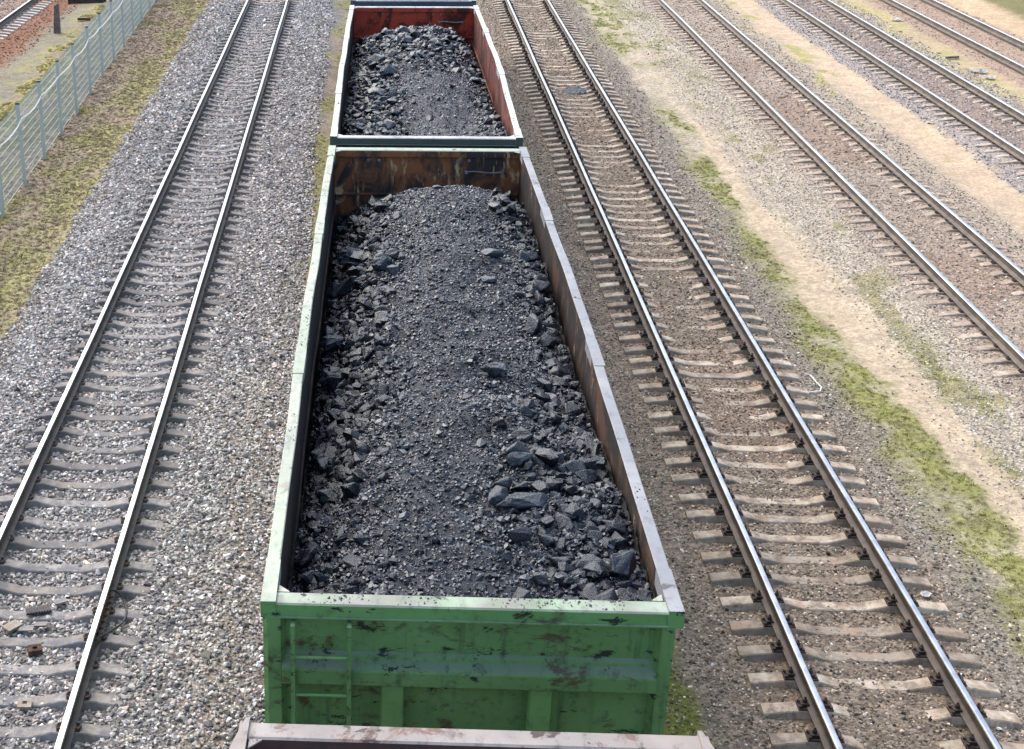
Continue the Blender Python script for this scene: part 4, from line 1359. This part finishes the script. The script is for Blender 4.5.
STEEL = flat_mat('dull_steel_plate', (0.10, 0.105, 0.11), (0.17, 0.17, 0.17), 12, 0.55, 0.3, 0.3)
BLACKR = flat_mat('black_rubber', (0.02, 0.02, 0.022), (0.045, 0.045, 0.047), 12, 0.6, 0, 0.3)
RUSTY = flat_mat('rusty_iron', (0.05, 0.034, 0.026), (0.12, 0.068, 0.045), 14, 0.85, 0, 0.4)
TANC = flat_mat('tan_offcut', (0.24, 0.205, 0.165), (0.33, 0.285, 0.235), 10, 0.8, 0, 0.3)
WOOD = flat_mat('grey_wood', (0.10, 0.09, 0.08), (0.18, 0.165, 0.15), 8, 0.9, 0, 0.5)


def plate(name, px, py, sx, sy, sz, rz, mat, label, cat, tilt=0.05, ribs=0, hole=False, zoff=0.03):
    p = gat(px, py)
    bm = bmesh.new()
    if hole:
        a, b = sx / 2, sx / 6
        for q in ((-a, -b), (b, a)):
            box(bm, q[0], q[1], -sy / 2, sy / 2, 0, sz)
        box(bm, -b + 0.001, b - 0.001, -sy / 2, -sy / 6, 0, sz)
        box(bm, -b + 0.001, b - 0.001, sy / 6, sy / 2, 0, sz)
    else:
        box(bm, -sx / 2, sx / 2, -sy / 2, sy / 2, 0, sz)
    for k in range(ribs):
        xx = -sx / 2 + (k + 0.5) * sx / ribs
        box(bm, xx - sx / ribs * 0.25, xx + sx / ribs * 0.25, -sy * 0.46, sy * 0.46, sz + 0.0005, sz + 0.012)
    o = obj(name, bm, mat, None, min(sx, sy, sz) * 0.12)
    o.location = (p[0], p[1], p[2] + zoff)
    o.rotation_euler = (random.uniform(-tilt, tilt), random.uniform(-tilt, tilt), rz)
    return tag(o, label, cat)


plate('ribbed_pad', 39, 615, 0.30, 0.13, 0.02, 0.35, BLACKR, 'dark ribbed rail pad lying between the rails of the left line', 'rail pad', ribs=9, zoff=0.06)
plate('metal_plate', 61, 606, 0.16, 0.10, 0.015, 0.6, STEEL, 'small dark plate behind the ribbed pad on the left line', 'plate', zoff=0.06)
plate('concrete_offcut', 13, 632, 0.20, 0.14, 0.03, 0.9, TANC, 'tan slab fragment lying askew on a left line sleeper', 'fragment', zoff=0.07)
plate('metal_plate', 27, 634, 0.17, 0.11, 0.015, 0.05, STEEL, 'dark square plate beside the tan slab fragment', 'plate', zoff=0.07)
plate('metal_plate', 41, 630, 0.15, 0.09, 0.02, 0.1, STEEL, 'grey block plate right of the dark square plate', 'plate', zoff=0.07)
plate('iron_chunk', 35, 655, 0.16, 0.10, 0.09, 0.4, RUSTY, 'rusty iron clamp lying in the ballast between the left line rails', 'scrap', 0.3, hole=True)
plate('tie_plate', 25, 708, 0.15, 0.15, 0.025, 0.15, TANC, 'tan plate with a square hole near the bottom left corner', 'plate', 0.15, hole=True, zoff=0.05)
p = gat(575, 91)
bm = bmesh.new()
nn = 26
vs = []
for a in range(nn):
    for b in range(nn):
        u, v = a / (nn - 1) * 2 - 1, b / (nn - 1) * 2 - 1
        e = max(0.0, 1 - (u * u) ** 1.5 - (v * v) ** 1.5)
        q = float(fbm(np.array([a * 0.45]), np.array([b * 0.45]), 5, 3)[0])
        vs.append(bm.verts.new((u * 0.36, v * 0.5, -0.03 + 0.06 * min(e * 2.2, 1) * (0.5 + q))))
for a in range(nn - 1):
    for b in range(nn - 1):
        bm.faces.new((vs[a * nn + b], vs[(a + 1) * nn + b], vs[(a + 1) * nn + b + 1], vs[a * nn + b + 1]))
o = obj('coal_spill', bm, MAT['coal_fines'])
o.location = (p[0], p[1], p[2] + 0.01)
tag(o, 'black patch of spilled coal between the rails right of the wagons, far up', 'coal spill')
plate('stick', 952, 59, 0.50, 0.06, 0.06, 0.35, WOOD, 'short dark stick on the moss between the two top right lines', 'stick')
plate('rusty_bar', 84, 21, 0.5, 0.12, 0.10, 0.15, RUSTY, 'short rusty bar lying beyond the fence', 'scrap')
# stump post and dark heap beyond the fence
p = gat(57, 33)
bm = bmesh.new()
prism(bm, [(-0.13, -0.1), (0.12, -0.11), (0.13, 0.1), (-0.11, 0.11)], 'z', -0.2, 1.05)
for v in bm.verts:
    if v.co.z > 0.5:
        v.co.x = v.co.x * 0.6 + 0.06
        v.co.z += v.co.x * 0.5
o = obj('wooden_post', bm, WOOD, None, 0.015)
o.location = p
tag(o, 'old grey wooden post standing in the grass beyond the fence', 'post')
p = gat(86, 3)
bm = bmesh.new()
box(bm, -0.75, 0.75, -0.13, 0.13, 0, 0.2)
box(bm, -0.60, 0.80, 0.15, 0.40, 0, 0.18)
box(bm, -0.5, 0.65, 0.0, 0.24, 0.203, 0.36)
o = obj('timber_pile', bm, flat_mat('tarred_timber', (0.03, 0.024, 0.02), (0.07, 0.05, 0.04), 6, 0.9), None, 0.012)
o.location = p
tag(o, 'low pile of dark old timbers at the top edge beyond the fence', 'timber')


def rag(px, py, s, label, seed, cat='litter', mat=None):
    r = random.Random(seed)
    p = gat(px, py)
    bm = bmesh.new()
    n = 7
    vs = [[bm.verts.new(((i / (n - 1) - 0.5) * s * r.uniform(0.85, 1.1), (j / (n - 1) - 0.5) * s * 0.8 * r.uniform(0.85, 1.1), r.uniform(0, 0.16) * s + 0.01)) for i in range(n)] for j in range(n)]
    for j in range(n - 1):
        for i in range(n - 1):
            if (i, j) in ((0, 0), (n - 2, n - 2), (0, n - 2)):
                continue
            bm.faces.new((vs[j][i], vs[j][i + 1], vs[j + 1][i + 1], vs[j + 1][i]))
    geom = bmesh.ops.solidify(bm, geom=bm.faces[:], thickness=0.004)
    bmesh.ops.delete(bm, geom=[v for v in bm.verts if not v.link_faces], context='VERTS')
    o = obj('crumpled_litter', bm, mat or WHITE)
    o.location = (p[0], p[1], p[2] + 0.03)
    o.rotation_euler = (0, 0, r.uniform(0, 3))
    tag(o, label, cat, 'scraps of white litter')


rag(925, 597, 0.14, 'crumpled white litter on a sleeper end right of the nearest right line', 1)
rag(935, 556, 0.05, 'tiny white scrap in the gravel above the crumpled litter', 2)
rag(896, 21, 0.42, 'white paper scrap on the moss at the very top right', 3)
rag(978, 73, 0.5, 'larger white paper scrap beside the upper right line', 4)
rag(989, 79, 0.34, 'smaller white paper scrap just below the larger one', 5)
rag(706, 136, 0.12, 'small white scrap at the upper end of the sandy footpath', 6)
rag(916, 413, 0.06, 'small white scrap on the moss beside the footpath', 7)
# white string loop
bm = bmesh.new()
pts = []
zig = [(805, 376), (810, 377), (816, 384), (821, 389), (820, 393), (814, 394), (809, 394)]
for q in zig:
    pp = gat(*q)
    pts.append((pp[0], pp[1], pp[2] + 0.035))
tube(bm, pts, 0.012)
tag(obj('string', bm, WHITE), 'curled piece of white string beside the right rail of the nearest right line', 'string')

# rail joint of the left line: fishplates, bolts and bond cable
x0, h = TR['A']
yj = at(99.3, 604.6, 0.0)[1]
xj = x0 + RAIL_GAUGE + h * (yj - 12)
jr = tag(empty('rail_joint', (xj, yj, 0)), 'bolted rail joint with rusty fishplates on the right rail of the left line', 'rail joint')
for s in (-1, 1):
    bm = bmesh.new()
    prism(bm, [(s * 0.012, -0.14), (s * 0.03, -0.15), (s * 0.036, -0.12), (s * 0.028, -0.08), (s * 0.03, -0.05), (s * 0.012, -0.056)], 'y', -0.42, 0.42)
    fp = obj('fishplate', bm, RUSTY, jr)
    bm = bmesh.new()
    for q in (-0.33, -0.2, -0.07, 0.07, 0.2, 0.33):
        cyl(bm, (s * 0.05, q, -0.1), 0.02, 0.05, 'x', 6)
    obj('bolts', bm, RUSTY, fp)
bm = bmesh.new()
box(bm, -0.0385, 0.0385, -0.004, 0.004, -0.03, 0.0012)
obj('joint_gap', bm, BLACKR, jr)
bm = bmesh.new()
pts = [at(110, 590, -0.08), at(118, 592, -0.12), at(124, 602, -0.2), at(126.5, 613, -0.215), at(122, 623, -0.215), at(112, 630, -0.2), at(100, 637, -0.12), at(96, 640, -0.08)]
pts = [Vector(p) for p in pts]
sm = []
for i in range(len(pts) - 1):
    a, b, c, d = pts[max(i - 1, 0)], pts[i], pts[i + 1], pts[min(i + 2, len(pts) - 1)]
    for k in range(5):
        t = k / 5
        sm.append(0.5 * ((2 * b) + (c - a) * t + (2 * a - 5 * b + 4 * c - d) * t * t + (3 * b - a - 3 * c + d) * t ** 3))
sm.append(pts[-1])
tube(bm, sm, 0.014)
tag(obj('bond_cable', bm, BLACKR), 'black bond cable looping around the rail joint of the left line', 'cable')

SC.cycles.max_bounces = 6
SC.cycles.use_denoising = True
